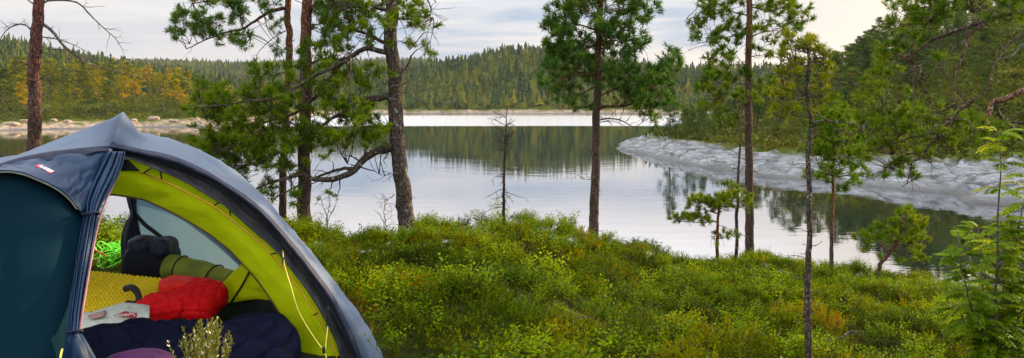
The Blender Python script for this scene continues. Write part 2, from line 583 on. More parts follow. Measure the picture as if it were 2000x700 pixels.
def build_light():
    w = bpy.data.worlds.new("World"); SC.world = w; w.use_nodes = True
    t = w.node_tree; t.nodes.clear()
    N = t.nodes.new; L = t.links.new
    out = N('ShaderNodeOutputWorld'); bg = N('ShaderNodeBackground'); bg.inputs['Strength'].default_value = .09
    L(bg.outputs[0], out.inputs[0])
    sky = N('ShaderNodeTexSky'); sky.sky_type = 'NISHITA'; sky.sun_disc = False
    sky.sun_elevation = SUN_EL; sky.sun_rotation = SUN_AZ; sky.altitude = 300; sky.air_density = 1; sky.dust_density = 1.5
    tc = N('ShaderNodeTexCoord')
    sep = N('ShaderNodeSeparateXYZ'); L(tc.outputs['Generated'], sep.inputs[0])
    # cloud deck: project the view direction on a flat layer so that bands flatten towards the horizon
    def M(op, a, b=0., clamp=False):
        x = N('ShaderNodeMath'); x.operation = op; x.use_clamp = clamp
        for i, v in enumerate((a, b)):
            if isinstance(v, (int, float)): x.inputs[i].default_value = v
            else: L(v, x.inputs[i])
        return x.outputs[0]
    def ramp(f, st):
        r = N('ShaderNodeValToRGB'); e = r.color_ramp.elements
        e[0].position = st[0][0]; e[0].color = (*st[0][1], 1); e[1].position = st[-1][0]; e[1].color = (*st[-1][1], 1)
        for p, c in st[1:-1]:
            q = e.new(p); q.color = (*c, 1)
        L(f, r.inputs[0]); return r.outputs[0]
    def mix(a, b, f, mode='MIX'):
        x = N('ShaderNodeMix'); x.data_type = 'RGBA'; x.blend_type = mode; x.clamp_factor = True
        for s, v in ((x.inputs[6], a), (x.inputs[7], b)):
            if isinstance(v, tuple): s.default_value = (*v, 1)
            else: L(v, s)
        if isinstance(f, float): x.inputs[0].default_value = f
        else: L(f, x.inputs[0])
        return x.outputs[2]
    def dirdot(az, el):
        d = N('ShaderNodeVectorMath'); d.operation = 'DOT_PRODUCT'
        L(tc.outputs['Generated'], d.inputs[0])
        d.inputs[1].default_value = (math.sin(az) * math.cos(el), math.cos(az) * math.cos(el), math.sin(el))
        return d.outputs['Value']
    mp = N('ShaderNodeMapping'); mp.inputs['Scale'].default_value = (1.5, 1.5, 15); mp.inputs['Rotation'].default_value = (0, R(3), 0)
    L(tc.outputs['Generated'], mp.inputs['Vector'])
    nz = N('ShaderNodeTexNoise'); nz.inputs['Scale'].default_value = 1.9; nz.inputs['Detail'].default_value = 7; nz.inputs['Roughness'].default_value = .55
    nz.inputs['Distortion'].default_value = .35
    L(mp.outputs[0], nz.inputs['Vector'])
    n = nz.outputs['Fac']
    pale = ramp(sep.outputs['Z'], [(0, (3.75, 3.25, 3.05)), (.05, (3.7, 3.3, 3.2)), (.09, (3.6, 3.4, 3.45)), (.125, (3.9, 3.75, 3.8)), (.16, (5.0, 4.75, 4.75)), (.23, (8.8, 8.5, 8.5)), (.4, (11.5, 11.3, 11.2)), (.65, (17, 16.7, 16.4)), (1, (19, 18.6, 18.2))])
    blue = (1.75, 2.2, 3.0)
    # blue-grey bank ahead, slightly left of the middle of the view
    c1 = M('MULTIPLY', M('SUBTRACT', dirdot(R(2), R(6.5)), .93), 1 / .055, True)
    lowz = ramp(sep.outputs['Z'], [(.11, (1, 1, 1)), (.16, (.1, .1, .1))])
    el = ramp(sep.outputs['Z'], [(.04, (0, 0, 0)), (.075, (1, 1, 1)), (.118, (1, 1, 1)), (.15, (.08, .08, .08)), (.30, (.0, .0, .0))])
    band = M('MULTIPLY', c1, el)
    f = M('MULTIPLY', ramp(n, [(.36, (0, 0, 0)), (.54, (1, 1, 1))]), M('ADD', M('MULTIPLY', band, .85), M('MULTIPLY', lowz, .36)), True)
    cl = mix(pale, blue, f)
    gl = M('POWER', M('MAXIMUM', dirdot(R(29), R(7)), 0.), 160.)
    cl = mix(cl, (4.5, 3.95, 3.4), M('MULTIPLY', gl, .95, True))
    gl2 = M('POWER', M('MAXIMUM', dirdot(R(40), R(5)), 0.), 14.)
    cl = mix(cl, (3.75, 3.1, 2.75), M('MULTIPLY', gl2, .6, True))
    col = mix(sky.outputs[0], cl, .90)
    L(col, bg.inputs['Color'])

    sd = Vector((math.sin(SUN_AZ) * math.cos(SUN_EL), math.cos(SUN_AZ) * math.cos(SUN_EL), math.sin(SUN_EL)))
    ld = bpy.data.lights.new('sun', 'SUN'); ld.energy = 5.0; ld.angle = R(.6); ld.color = (1, .70, .38)
    lo = bpy.data.objects.new('sun', ld); COL.objects.link(lo)
    lo.rotation_euler = sd.to_track_quat('Z', 'Y').to_euler(); lo.location = (60, 40, 60)

    cd = bpy.data.cameras.new('camera'); co = bpy.data.objects.new('camera', cd); COL.objects.link(co)
    co.location = (0, 0, H); co.rotation_euler = (R(90), 0, 0)
    cd.sensor_fit = 'HORIZONTAL'; cd.sensor_width = 36; cd.lens = 36 * F / 2000
    cd.shift_y = -(350 - HZ) / 2000
    cd.clip_start = .05; cd.clip_end = 6000
    SC.camera = co
    vs = SC.view_settings
    vs.view_transform = 'Standard'; vs.look = 'None'; vs.gamma = 1; vs.use_curve_mapping = False
    vs.exposure = EXPOSURE
    cy = SC.cycles
    cy.max_bounces = 7; cy.diffuse_bounces = 4; cy.glossy_bounces = 3; cy.transmission_bounces = 4; cy.transparent_max_bounces = 6
    cy.use_denoising = True
    cy.sample_clamp_indirect = 6


EXPOSURE = 1.36
# ------------------------------------------------------------------ foliage pieces
def add_tufts(mb, C, D, s, var, m=1, k=26, w=.0045, spread=.85):
    """needle tufts: C centres, D twig directions, s needle length"""
    C = np.asarray(C, float); D = unit(D); n = len(C)
    if n == 0: return
    s = np.broadcast_to(np.asarray(s, float), (n,)); var = np.broadcast_to(np.asarray(var, float), (n,))
    d = unit(D[:, None] * rng.uniform(.25, 1.1, (n, k, 1)) + spread * unit(rng.normal(size=(n, k, 3))))
    st = C[:, None] + D[:, None] * rng.uniform(-.55, .25, (n, k, 1)) * s[:, None, None]
    L = s[:, None, None] * rng.uniform(.7, 1.15, (n, k, 1))
    p = unit(np.cross(d, rng.normal(size=(n, k, 3))))
    ww = w * (s / .08)[:, None, None] * np.ones((n, k, 1))
    V = np.stack([st - p * ww, st + p * ww, st + d * L + p * ww * .35, st + d * L - p * ww * .35], 2)
    q = np.arange(n * k * 4).reshape(-1, 4)
    vv = np.clip(var[:, None, None] + rng.normal(0, .05, (n, k, 1)) + np.zeros((n, k, 4)), 0, 1)
    mb.add(V.reshape(-1, 3), q, m, vv.ravel())


def add_cards(mb, C, size, var, m=1, flat=.0, asp=.55):
    C = np.asarray(C, float); n = len(C)
    a = unit(rng.normal(size=(n, 3)) * np.array([1, 1, 1 - flat]))
    b = unit(np.cross(a, unit(rng.normal(size=(n, 3)) + np.array([0, 0, flat]))))
    s = np.broadcast_to(np.asarray(size, float), (n,))[:, None] * rng.uniform(.6, 1.3, (n, 1))
    V = np.stack([C - a * s, C + b * s * asp, C + a * s, C - b * s * asp], 1)
    vv = np.repeat(np.clip(np.broadcast_to(var, (n,)) + rng.normal(0, .04, n), 0, 1), 4)
    mb.add(V.reshape(-1, 3), np.arange(n * 4).reshape(-1, 4), m, vv)


def wiggle(P, amp, n=None):
    """resample a polyline smoothly and give it small natural kinks"""
    P = np.asarray(P, float)
    L = np.linalg.norm(np.diff(P, axis=0), axis=1).sum()
    n = n or max(6, int(L / .07))
    Q = catmull(P, min(n, 60))
    k = rng.normal(size=Q.shape) * amp
    k = (k + np.roll(k, 1, 0) + np.roll(k, -1, 0)) / 2
    k[0] = 0
    return Q + k


def grow(start, dirn, length, bend=.25, up=0., n=7):
    P = [np.asarray(start, float)]; d = unit(np.asarray(dirn, float)); st = length / (n - 1)
    for _ in range(n - 1):
        d = unit(d + rng.normal(0, bend, 3) * .6 + np.array([0, 0, up]))
        P.append(P[-1] + d * st)
    return np.array(P)


def taper(n, r0, r1): return r0 + (r1 - r0) * np.linspace(0, 1, n) ** .8


class Pine:
    """one near tree laid out in metres; wood of the trunk, its limbs and its crown are separate parts"""
    def __init__(s, name, label, base, bark, leaf=None, cat='tree', group=None, sides=14):
        s.root = thing(name, label, cat, base, group); s.base = np.asarray(base, float)
        s.bark = bark; s.leaf = leaf; s.sides = sides
        s.trunk_mb = MB(); s.crown = MB(); s.limbs = []; s.S = []; s.SD = []
        s.tufts = [[], [], [], []]

    def trunk(s, pts, d, r0, r1, amp=.006, orange=(.5, .9), dd=0.):
        P = [s.base - np.array([0, 0, .15])] + [at(px, py, d + dd * i / max(len(pts) - 1, 1)) for i, (px, py) in enumerate(pts)]
        Q = wiggle(P, amp, 60)
        t = np.linspace(0, 1, len(Q))
        r = r0 + (r1 - r0) * t
        r = r + r0 * .55 * np.exp(-t * len(Q) * .35)           # root flare
        add_tube(s.trunk_mb, Q, r, s.sides, 0, .045, .5, sstep(orange[0], orange[1], t))
        s.TQ = Q; s.TR = r
        return Q

    def limb(s, pts, r0, r1=.006, amp=.012, own=True, dead=False, twigs=0, tl=(.08, .3), ups=.5, sub=.5):
        """pts: list of 3D points (first on the trunk)"""
        mb = MB() if own else s.crown
        Q = wiggle(pts, amp)
        add_tube(mb, Q, taper(len(Q), r0, r1), 8 if r0 > .012 else 5, 0, .06, .5, ups)
        for _ in range(twigs):
            i = rng.integers(max(1, int(len(Q) * .15)), len(Q))
            T = unit(Q[i] - Q[i - 1])
            dr = unit(T * .6 + rand_unit(1)[0] * .9 + np.array([0, 0, -.1 if dead else .1]))
            tw = grow(Q[i], dr, rng.uniform(*tl), .35, 0, 6)
            rr = min(r0, .0035 + .35 * r0 * (1 - i / len(Q)))
            add_tube(mb, tw, taper(6, rr * .7, .0012), 4, 0, 0, .5, ups)
            if rng.random() < sub:
                tw2 = grow(tw[3], unit(unit(tw[3] - tw[2]) + rand_unit(1)[0]), rng.uniform(*tl) * .5, .3, 0, 4)
                add_tube(mb, tw2, taper(4, rr * .4, .001), 3, 0, 0, .5, ups)
            if not dead:
                s.S += list(tw); s.SD += [0] * len(tw)
        if not dead:
            s.S += list(Q[len(Q) // 5:]); s.SD += [0] * (len(Q) - len(Q) // 5)
        if own: s.limbs.append((mb, dead))
        return Q

    def limb_px(s, pts, d0, d1, r0, r1=.006, **kw):
        m = len(pts) - 1
        return s.limb([at(px, py, d0 + (d1 - d0) * i / m) for i, (px, py) in enumerate(pts)], r0, r1, **kw)

    def spray(s, p, dirn, L, size, n=4, var=.5, m=None):
        """a twig with tufts along its outer part"""
        tw = grow(p, dirn, L, .22, .06, 6)
        add_tube(s.crown, tw, taper(6, .0045 * size / .08, .0015), 4, 0, 0, .5, .4)
        for j in range(n):
            t = 1 - .75 * j / max(n, 1)
            f = t * 5; i = min(int(f), 4)
            c = tw[i] + (tw[i + 1] - tw[i]) * (f - i)
            dr = unit(tw[min(i + 1, 5)] - tw[i])
            if j:
                dr = unit(dr * .7 + rand_unit(1)[0] * .7 + np.array([0, 0, .35]))
                c2 = c + dr * size * rng.uniform(.5, 1.3)
                add_tube(s.crown, np.array([c, c2]), [.0025, .0012], 3, 0, 0, .5, .4, cap=False)
                c = c2
            s.tufts[0].append(c); s.tufts[1].append(dr); s.tufts[2].append(size * rng.uniform(.8, 1.15))
            s.tufts[3].append(var + rng.normal(0, .10))

    def fill(s, blobs, d, dsp, size, reach=.7, n_t=4, var=.5, dens=1.):
        """foliage masses: (px, py, rx, ry, count) in the tree's own plane, spread in depth, each twig carried by the nearest limb"""
        S = np.array(s.S)
        for b in blobs:
            px, py, rx, ry, n = b[:5]
            dz = b[5] if len(b) > 5 else 0.
            bv = var + rng.normal(0, .07)
            for _ in range(max(2, int(n * dens))):
                a = rng.uniform(0, 2 * math.pi); q = math.sqrt(rng.random())
                dd = d + dz + rng.normal(0, dsp)
                p = at(px + rx * q * math.cos(a), py + ry * q * math.sin(a), dd)
                k = np.argmin(((S - p) ** 2).sum(1)); c = S[k]; g = np.linalg.norm(p - c)
                if g > reach:
                    p = c + (p - c) * reach / g; g = reach
                if g > .03:
                    mid = (c + p) / 2 + rng.normal(0, .06, 3) * g
                    Q = catmull([c, mid, p], 6)
                    add_tube(s.crown, Q, taper(6, .0035 + .006 * g, .002), 4, 0, 0, .5, .4, cap=False)
                dr = unit(unit(p - c) * .8 + rand_unit(1)[0] * .6 + np.array([0, 0, .35]))
                s.spray(p - dr * size * .5, dr, size * rng.uniform(1.3, 2.4), size, n_t, bv)

    def finish(s, k=26, w=.0045, limb_name='limb', spread=.85):
        if s.tufts[0]:
            add_tufts(s.crown, *s.tufts, k=k, w=w, spread=spread)
        s.trunk_mb.build('trunk', s.bark, s.root)
        for mb, dead in s.limbs:
            mb.build('dead_branch' if dead else limb_name, s.bark if not dead else DEADWOOD, s.root)
        if s.crown.n:
            s.crown.build('crown', [s.bark, s.leaf] if s.leaf else [s.bark], s.root, smooth=False)
        return s.root

    def tp(s, py):
        """trunk point at photo row py"""
        rows = HZ + (H - s.TQ[:, 2]) / s.TQ[:, 1] * F
        return s.TQ[int(np.argmin(np.abs(rows - py)))]

    def stubs(s, rows, L=(.06, .2), r=.006, dead=True, down=-.05):
        for py in rows:
            mb = MB()
            p = s.tp(py); a = rng.uniform(0, 2 * math.pi)
            tw = grow(p, (math.cos(a), .5 * math.sin(a), rng.uniform(-.2, .4)), rng.uniform(*L), .3, down, 6)
            add_tube(mb, tw, taper(6, r, .0015), 4)
            if rng.random() < .6:
                t2 = grow(tw[3], unit(tw[4] - tw[3] + rand_unit(1)[0] * .7), rng.uniform(*L) * .5, .3, 0, 4)
                add_tube(mb, t2, taper(4, r * .4, .001), 3)
            mb.build('snag_twig', DEADWOOD, s.root)


def tree_base(px, d): return ground_at(px, d)


def init_tree_mats():
    global DEADWOOD, BARK_PINE, BARK_DARK, BARK_GREY, BARK_RED, BARK_GNARL, NEEDLE, NEEDLE_YEL, NEEDLE_DEEP, NEEDLE_BRIGHT, ROWAN_LEAF, ROWAN_STEM
    DEADWOOD = bark_mat('dead_wood_grey', (.13, .11, .095), (.26, .23, .20), lichen=(.30, .31, .28), dark=.8)
    BARK_PINE = bark_mat('pine_bark_orange', (.115, .072, .055), (.34, .125, .05))
    BARK_DARK = bark_mat('pine_bark_dark', (.105, .080, .068), (.14, .10, .08), lichen=(.26, .27, .25))
    BARK_RED = bark_mat('dead_pine_bark_red', (.11, .065, .055), (.25, .065, .05))
    BARK_GREY = bark_mat('thin_pine_bark_grey', (.12, .09, .08), (.20, .12, .09), lichen=(.30, .31, .29), scale=1.5)
    BARK_GNARL = bark_mat('gnarled_bark', (.085, .066, .055), (.34, .16, .085), lichen=(.28, .28, .26))
    NEEDLE = leaf_mat('pine_needle', [(.0, (.034, .058, .014)), (.35, (.060, .112, .020)), (.6, (.102, .158, .024)), (1, (.20, .23, .035))], val=.78)
    NEEDLE_DEEP = leaf_mat('pine_needle_deep', [(.0, (.022, .058, .026)), (.4, (.050, .112, .032)), (.65, (.088, .155, .036)), (1, (.18, .22, .045))], val=.78)
    NEEDLE_YEL = leaf_mat('pine_needle_yellow', [(.0, (.050, .070, .012)), (.45, (.13, .165, .018)), (.75, (.21, .23, .022)), (1, (.26, .22, .03))], val=.78)
    NEEDLE_BRIGHT = leaf_mat('pine_needle_bright', [(.0, (.035, .07, .014)), (.45, (.075, .140, .020)), (.75, (.12, .18, .024)), (1, (.19, .20, .03))], val=.78)
    ROWAN_LEAF = leaf_mat('rowan_leaf', [(.0, (.045, .085, .014)), (.4, (.095, .165, .020)), (.7, (.17, .24, .026)), (1, (.28, .30, .035))], trans=.42, val=.8)
    ROWAN_STEM = plain_mat('rowan_stem', (.075, .055, .045), .8, .2, (.03, .024, .02), 60, .4)


def build_near_trees():
    P3 = lambda *a: np.array(a, float)
    # --- dead red pine behind the tent, left
    t = Pine('dead_pine_tree', 'bare dead pine with reddish bark and drooping leafless branches behind the tent', tree_base(63, 8), BARK_RED)
    t.trunk([(64, 420), (66, 290), (68, 200), (67, 140), (72, 60), (77, 0), (84, -130)], 8, .078, .05, orange=(.3, .9))
    for pts, r, tw in (
            ([(76, 42), (100, 60), (122, 87), (150, 110), (182, 128), (215, 138), (250, 149), (278, 156)], .020, 14),
            ([(80, 8), (108, 0), (150, 5), (180, 33), (205, 56), (228, 78), (243, 108)], .015, 12),
            ([(72, 70), (100, 74), (135, 84), (160, 97), (178, 109)], .010, 8),
            ([(70, 100), (98, 97), (135, 99), (160, 112)], .009, 8),
            ([(67, 162), (95, 147), (120, 138), (133, 132)], .009, 6),
            ([(66, 64), (42, 50), (18, 54), (4, 70), (-12, 110)], .013, 12),
            ([(66, 134), (40, 120), (18, 104), (-14, 96)], .012, 12),
            ([(66, 192), (85, 187), (105, 192)], .006, 4), ([(66, 215), (85, 214), (104, 222)], .006, 4),
            ([(66, 112), (80, 108), (98, 118), (108, 140)], .006, 6),
            ([(68, 10), (40, -10), (15, -14)], .010, 5), ([(66, 245), (84, 240), (98, 246)], .006, 3)):
        t.limb_px(pts, 8, 8 + rng.uniform(-.5, .3), r, .0018, amp=.007, dead=True, twigs=tw, tl=(.06, .24))
    t.finish(limb_name='dead_branch')

    # --- slender pine left of the middle pair
    t = Pine('pine_tree', 'slender crooked pine with thin pinkish trunk just right of the tent', tree_base(549, 9.2), BARK_PINE, NEEDLE_DEEP)
    t.trunk([(550, 440), (552, 400), (557, 250), (564, 130), (566, 72), (561, 30), (569, -60), (572, -200)], 9.2, .052, .034, orange=(.2, .6))
    d = 9.2
    t.limb_px([(561, 16), (530, 20), (497, 42), (470, 58), (432, 68), (400, 80), (362, 97)], d, d - .4, .026, .005, twigs=8)
    t.limb_px([(566, -30), (520, -22), (455, -8), (400, 3), (374, 6)], d, d - .2, .02, .005, twigs=6)
    t.limb_px([(558, 60), (520, 90), (500, 108), (497, 150)], d, d - .1, .008, .002, dead=True, twigs=4)
    t.limb_px([(566, -60), (600, -50), (640, -20), (660, 10)], d, d + .3, .018, .005, twigs=6)
    t.limb_px([(566, -60), (540, -90), (500, -100)], d, d + .3, .018, .005, twigs=5)
    t.fill([(352, 42, 15, 14, 7), (370, 40, 22, 14, 12), (405, 48, 26, 14, 16), (350, 72, 10, 12, 6), (385, 62, 18, 10, 7), (392, 4, 16, 7, 8), (430, 5, 30, 10, 12),
            (462, 18, 14, 18, 9), (470, 40, 18, 16, 8), (450, 75, 25, 10, 8), (410, 78, 20, 8, 5), (480, 78, 16, 10, 6), (520, 10, 22, 18, 12), (530, 50, 14, 12, 5),
            (545, 95, 20, 12, 5), (600, -30, 50, 30, 14), (500, -70, 50, 30, 14), (640, 8, 26, 18, 10)], d - .2, .2, .062, .5, 4, .5)
    t.finish(k=26)

    # --- straight orange pine
    t = Pine('pine_tree', 'straight middle pine with bare orange bark trunk glowing towards the top', tree_base(595, 8.7), BARK_PINE, NEEDLE_DEEP)
    t.trunk([(595, 440), (594, 350), (597, 200), (598, 100), (600, 0), (603, -150), (604, -260)], 8.7, .085, .05, orange=(.25, .62))
    d = 8.7
    t.limb_px([(601, -50), (640, -60), (690, -40), (730, -20)], d, d - .4, .025, .006, twigs=6)
    t.limb_px([(601, -80), (560, -60), (500, -40), (450, -30)], d, d + .5, .025, .006, twigs=6)
    t.limb_px([(601, -120), (640, -160), (700, -170)], d, d + .4, .02, .006, twigs=6)
    t.limb_px([(590, 190), (545, 180), (520, 168), (492, 153), (455, 148), (432, 150)], d, d - .3, .013, .003, dead=True, twigs=5)
    t.limb_px([(600, 20), (620, 5), (660, 0), (690, 12)], d, d - .4, .014, .004, twigs=4)
    t.limb_px([(598, 152), (612, 140), (630, 132)], d, d - .2, .008, .003, dead=True, twigs=2)
    t.fill([(630, 15, 24, 16, 10), (660, 30, 30, 14, 12), (690, 10, 30, 20, 14), (640, -40, 60, 30, 18), (700, -50, 50, 30, 16), (520, -50, 60, 30, 16), (660, -150, 80, 40, 24),
            (640, 60, 26, 12, 8), (690, 50, 26, 12, 8)], d - .1, .3, .065, .5, 4, .5)
    t.stubs([330, 290, 250, 210, 140, 120, 90, 60], (.05, .22), .007)
    t.finish(k=26)

    # --- big old pine reaching over to the left
    t = Pine('pine_tree', 'old thick dark pine with long gnarled limbs reaching left over the water', tree_base(796, 8.3), BARK_DARK, NEEDLE, sides=18)
    d = 8.3
    t.trunk([(795, 440), (786, 370), (777, 290), (772, 200), (766, 110), (762, 60), (765, 0), (768, -130), (770, -220)], d, .098, .062, amp=.008)
    lim = [
        ([(768, 287), (740, 299), (708, 314), (682, 334), (650, 349), (617, 352), (580, 347), (520, 362), (470, 388)], .055, .010, d, d - .3, 12),
        ([(690, 330), (660, 335), (620, 345), (560, 372), (520, 400)], .022, .006, d - .1, d + .3, 6),
        ([(766, 193), (722, 196), (690, 200), (655, 196), (632, 188), (600, 204), (560, 226), (500, 240), (430, 256)], .042, .008, d, d + .5, 12),
        ([(764, 104), (722, 98), (690, 108), (645, 138), (600, 158), (545, 188), (480, 200), (395, 212)], .036, .007, d, d - .5, 12),
        ([(762, 88), (722, 72), (690, 60), (640, 46), (596, 48)], .026, .006, d, d + .4, 8),
        ([(690, 200), (662, 226), (630, 242), (565, 288), (500, 315), (455, 330)], .026, .006, d + .1, d - .2, 10),
        ([(700, 105), (650, 118), (600, 120), (560, 140), (520, 150)], .02, .005, d, d + .9, 8),
        ([(772, 240), (740, 250), (710, 245), (680, 262), (640, 275)], .018, .005, d, d + .7, 8),
        ([(766, 20), (730, 10), (690, 10), (655, 25)], .025, .006, d, d - .3, 8),
        ([(768, -40), (800, -30), (830, 0), (840, 25)], .022, .005, d, d - .2, 8),
        ([(768, -100), (730, -120), (660, -130)], .024, .006, d, d - .3, 8),
        ([(765, 40), (790, 38), (815, 45), (828, 60)], .014, .004, d, d + .3, 5)]
    for pts, r0, r1, d0, d1, tw in lim:
        t.limb_px(pts, d0, d1, r0, r1, amp=.014, twigs=tw, tl=(.12, .38))
    for pts, r, tw in (([(772, 150), (790, 132), (808, 104), (836, 84)], .022, 5), ([(776, 168), (800, 161), (822, 171), (846, 178)], .010, 2), ([(777, 184), (803, 183), (830, 201)], .010, 2),
                       ([(790, 132), (806, 140), (814, 146)], .007, 2), ([(800, 98), (828, 66), (856, 68)], .008, 3), ([(800, 30), (830, 22), (858, 36)], .006, 3),
                       ([(690, 205), (682, 235), (672, 262), (690, 285)], .009, 5), ([(778, 340), (760, 345), (738, 352)], .008, 5), ([(757, 300), (748, 312), (752, 322)], .012, 3),
                       ([(665, 205), (640, 225), (610, 228)], .008, 4), ([(780, 395), (800, 388), (812, 390)], .006, 2), ([(770, 380), (755, 395), (752, 412)], .006, 4),
                       ([(540, 275), (520, 258), (508, 262)], .007, 3)):
        t.limb_px(pts, d - .1, d - .35, r, .002, amp=.012, dead=True, twigs=tw, tl=(.06, .22))
    bl = [(470, 205, 75, 26, 44), (420, 190, 36, 24, 16), (440, 255, 60, 30, 40), (500, 235, 70, 26, 38), (415, 285, 34, 26, 18), (480, 290, 70, 28, 44), (550, 215, 50, 30, 26),
          (560, 265, 60, 34, 36), (540, 150, 60, 22, 22), (490, 330, 55, 22, 26), (455, 350, 30, 20, 12), (560, 320, 50, 22, 18), (500, 375, 46, 16, 15), (560, 385, 30, 14, 6),
          (640, 215, 40, 22, 20), (690, 225, 44, 24, 24), (725, 245, 34, 30, 22), (650, 265, 46, 26, 22), (700, 285, 36, 16, 12), (620, 300, 36, 20, 10), (740, 275, 18, 14, 7),
          (650, 160, 50, 20, 24), (700, 160, 40, 18, 16), (730, 140, 28, 16, 10), (640, 110, 44, 18, 16), (700, 90, 40, 18, 16), (660, 60, 44, 18, 18), (720, 45, 36, 18, 16),
          (740, 15, 40, 16, 18), (690, 20, 30, 16, 12), (800, 18, 28, 18, 14), (812, 50, 24, 14, 10), (828, 95, 20, 9, 6), (835, 60, 14, 10, 4), (790, 70, 16, 14, 5), (770, 60, 26, 22, 9),
          (720, -80, 60, 40, 24), (800, -50, 40, 30, 14), (580, 175, 40, 20, 12), (390, 225, 20, 16, 7), (600, 110, 36, 20, 10), (620, 140, 36, 20, 12),
          (440, 310, 46, 20, 22), (420, 225, 40, 20, 22), (520, 290, 50, 20, 22), (520, 195, 50, 24, 22)]
    t.fill(bl, d, .33, .066, .55, 4, .56, dens=.74)
    t.finish(k=26, w=.005)

    # --- dead little spruce on the mound
    t = Pine('dead_spruce', 'small leafless dead spruce on the mossy mound at mid shore', tree_base(983, 8.9), bark_mat('dead_spruce_bark', (.035, .026, .022), (.06, .045, .04), scale=1.5), sides=7)
    t.trunk([(984, 420), (984, 380), (985, 330), (987, 280), (989, 240), (991, 206)], 8.9, .026, .004, amp=.003)
    for k in range(42):
        py = rng.uniform(226, 310) if k < 26 else rng.uniform(310, 410)
        p = t.tp(py); a = rng.uniform(0, 2 * math.pi)
        L = rng.uniform(.10, .27) if py < 330 else rng.uniform(.08, .34)
        q = grow(p, (math.cos(a), math.sin(a) * .8, .35 if py < 300 else -.05), L, .22, .06 if py < 300 else -.03, 7)
        t.limb(q, .0055, .0016, .004, own=False, dead=True, twigs=4 if py < 310 else 3, tl=(.04, .12))
    t.finish()

    # --- tall green pine in the middle
    t = Pine('pine_tree', 'tall green pine with full crown standing alone right of the mossy mound', tree_base(1157, 11), BARK_PINE, NEEDLE_DEEP)
    d = 11
    t.trunk([(1159, 440), (1163, 350), (1165, 250), (1168, 150), (1170, 80), (1172, 0), (1175, -90), (1176, -160)], d, .078, .03, orange=(.35, .75))
    for pts, r, dd in (([(1166, 215), (1202, 206), (1242, 201), (1282, 186), (1318, 146)], .028, -.3), ([(1168, 142), (1128, 142), (1088, 155)], .018, .3), ([(1170, 90), (1205, 82), (1240, 86)], .016, -.3),
                       ([(1170, 60), (1125, 52), (1080, 72)], .018, .2), ([(1172, 20), (1222, 20), (1262, 18)], .016, .2), ([(1168, 162), (1135, 182), (1108, 188)], .014, -.3),
                       ([(1168, 190), (1222, 166), (1275, 168)], .018, .4), ([(1173, -40), (1125, -20), (1085, 5)], .016, -.2), ([(1173, -50), (1220, -30), (1250, 5)], .016, .2),
                       ([(1166, 235), (1202, 232), (1240, 248), (1258, 240)], .014, -.4), ([(1170, 110), (1168, 100), (1180, 85)], .012, -.8), ([(1169, 125), (1160, 115), (1150, 110)], .012, .8),
                       ([(1172, 30), (1150, 25), (1140, 15)], .014, -.8), ([(1172, 0), (1190, -10), (1210, -10)], .014, .8), ([(1167, 205), (1150, 215), (1126, 212)], .010, .2)):
        t.limb_px(pts, d, d + dd, r, .004, amp=.014, twigs=7, tl=(.15, .4))
    for pts in ([(1158, 300), (1146, 287), (1132, 284)], [(1161, 345), (1145, 352), (1128, 342)], [(1166, 300), (1178, 300), (1186, 304)], [(1166, 240), (1200, 236), (1232, 255)],
                [(1158, 378), (1170, 372), (1176, 374)], [(1166, 225), (1190, 240), (1215, 262)]):
        t.limb_px(pts, d - .08, d - .3, .009, .002, dead=True, twigs=4, tl=(.05, .2))
    t.fill([(1100, 40, 30, 24, 22), (1132, 20, 36, 24, 24), (1090, 92, 26, 22, 16), (1082, 130, 22, 18, 12), (1075, 165, 16, 12, 6), (1115, 110, 30, 24, 20), (1180, 15, 46, 26, 28),
            (1235, 20, 36, 20, 20), (1225, 60, 34, 22, 20), (1200, 100, 34, 26, 20), (1240, 100, 20, 20, 9), (1150, 75, 40, 24, 24), (1120, 155, 36, 16, 14), (1145, 130, 30, 22, 14),
            (1200, 145, 40, 20, 18), (1245, 160, 36, 18, 18), (1290, 150, 34, 22, 20), (1318, 125, 20, 18, 10), (1275, 185, 30, 18, 14), (1235, 195, 30, 16, 11), (1255, 220, 24, 10, 7),
            (1130, 205, 24, 12, 9), (1110, 185, 20, 12, 7), (1265, 238, 14, 6, 4), (1290, 205, 24, 14, 8), (1170, -40, 70, 40, 40), (1260, 15, 18, 20, 8), (1085, 60, 20, 18, 10), (1200, 175, 26, 14, 8)],
           d, .38, .085, .6, 4, .5)
    t.finish(k=26, w=.0055)

    # --- tall thin-crowned pine, right of middle
    t = Pine('pine_tree', 'tall pine with long bare trunk and airy thin crown above the grey rock bank', tree_base(1466, 13.3), BARK_PINE, NEEDLE)
    d = 13.3
    t.trunk([(1465, 490), (1463, 350), (1461, 200), (1462, 100), (1464, 0), (1466, -100), (1467, -150)], d, .085, .04, orange=(.3, .8))
    for pts, r, dd in (([(1462, 30), (1420, 20), (1375, 22), (1355, 40)], .016, -.3), ([(1463, 60), (1430, 70), (1390, 80), (1362, 88)], .016, .3), ([(1463, 15), (1500, 20), (1540, 12), (1570, 30)], .016, -.3),
                       ([(1463, 75), (1495, 62), (1530, 50), (1560, 40)], .014, .3), ([(1462, 120), (1440, 125), (1412, 118)], .012, -.3), ([(1462, 110), (1490, 108), (1510, 100)], .012, .2),
                       ([(1462, 165), (1430, 162), (1395, 158)], .012, .3), ([(1462, 170), (1490, 165), (1520, 172)], .010, -.3), ([(1462, 210), (1440, 200), (1405, 195)], .010, -.2),
                       ([(1464, -30), (1420, -20), (1380, -10)], .016, .3), ([(1464, -40), (1510, -30), (1550, -5)], .016, -.2), ([(1462, 250), (1445, 240), (1425, 242)], .008, -.2)):
        t.limb_px(pts, d, d + dd, r, .003, amp=.014, twigs=8, tl=(.15, .5))
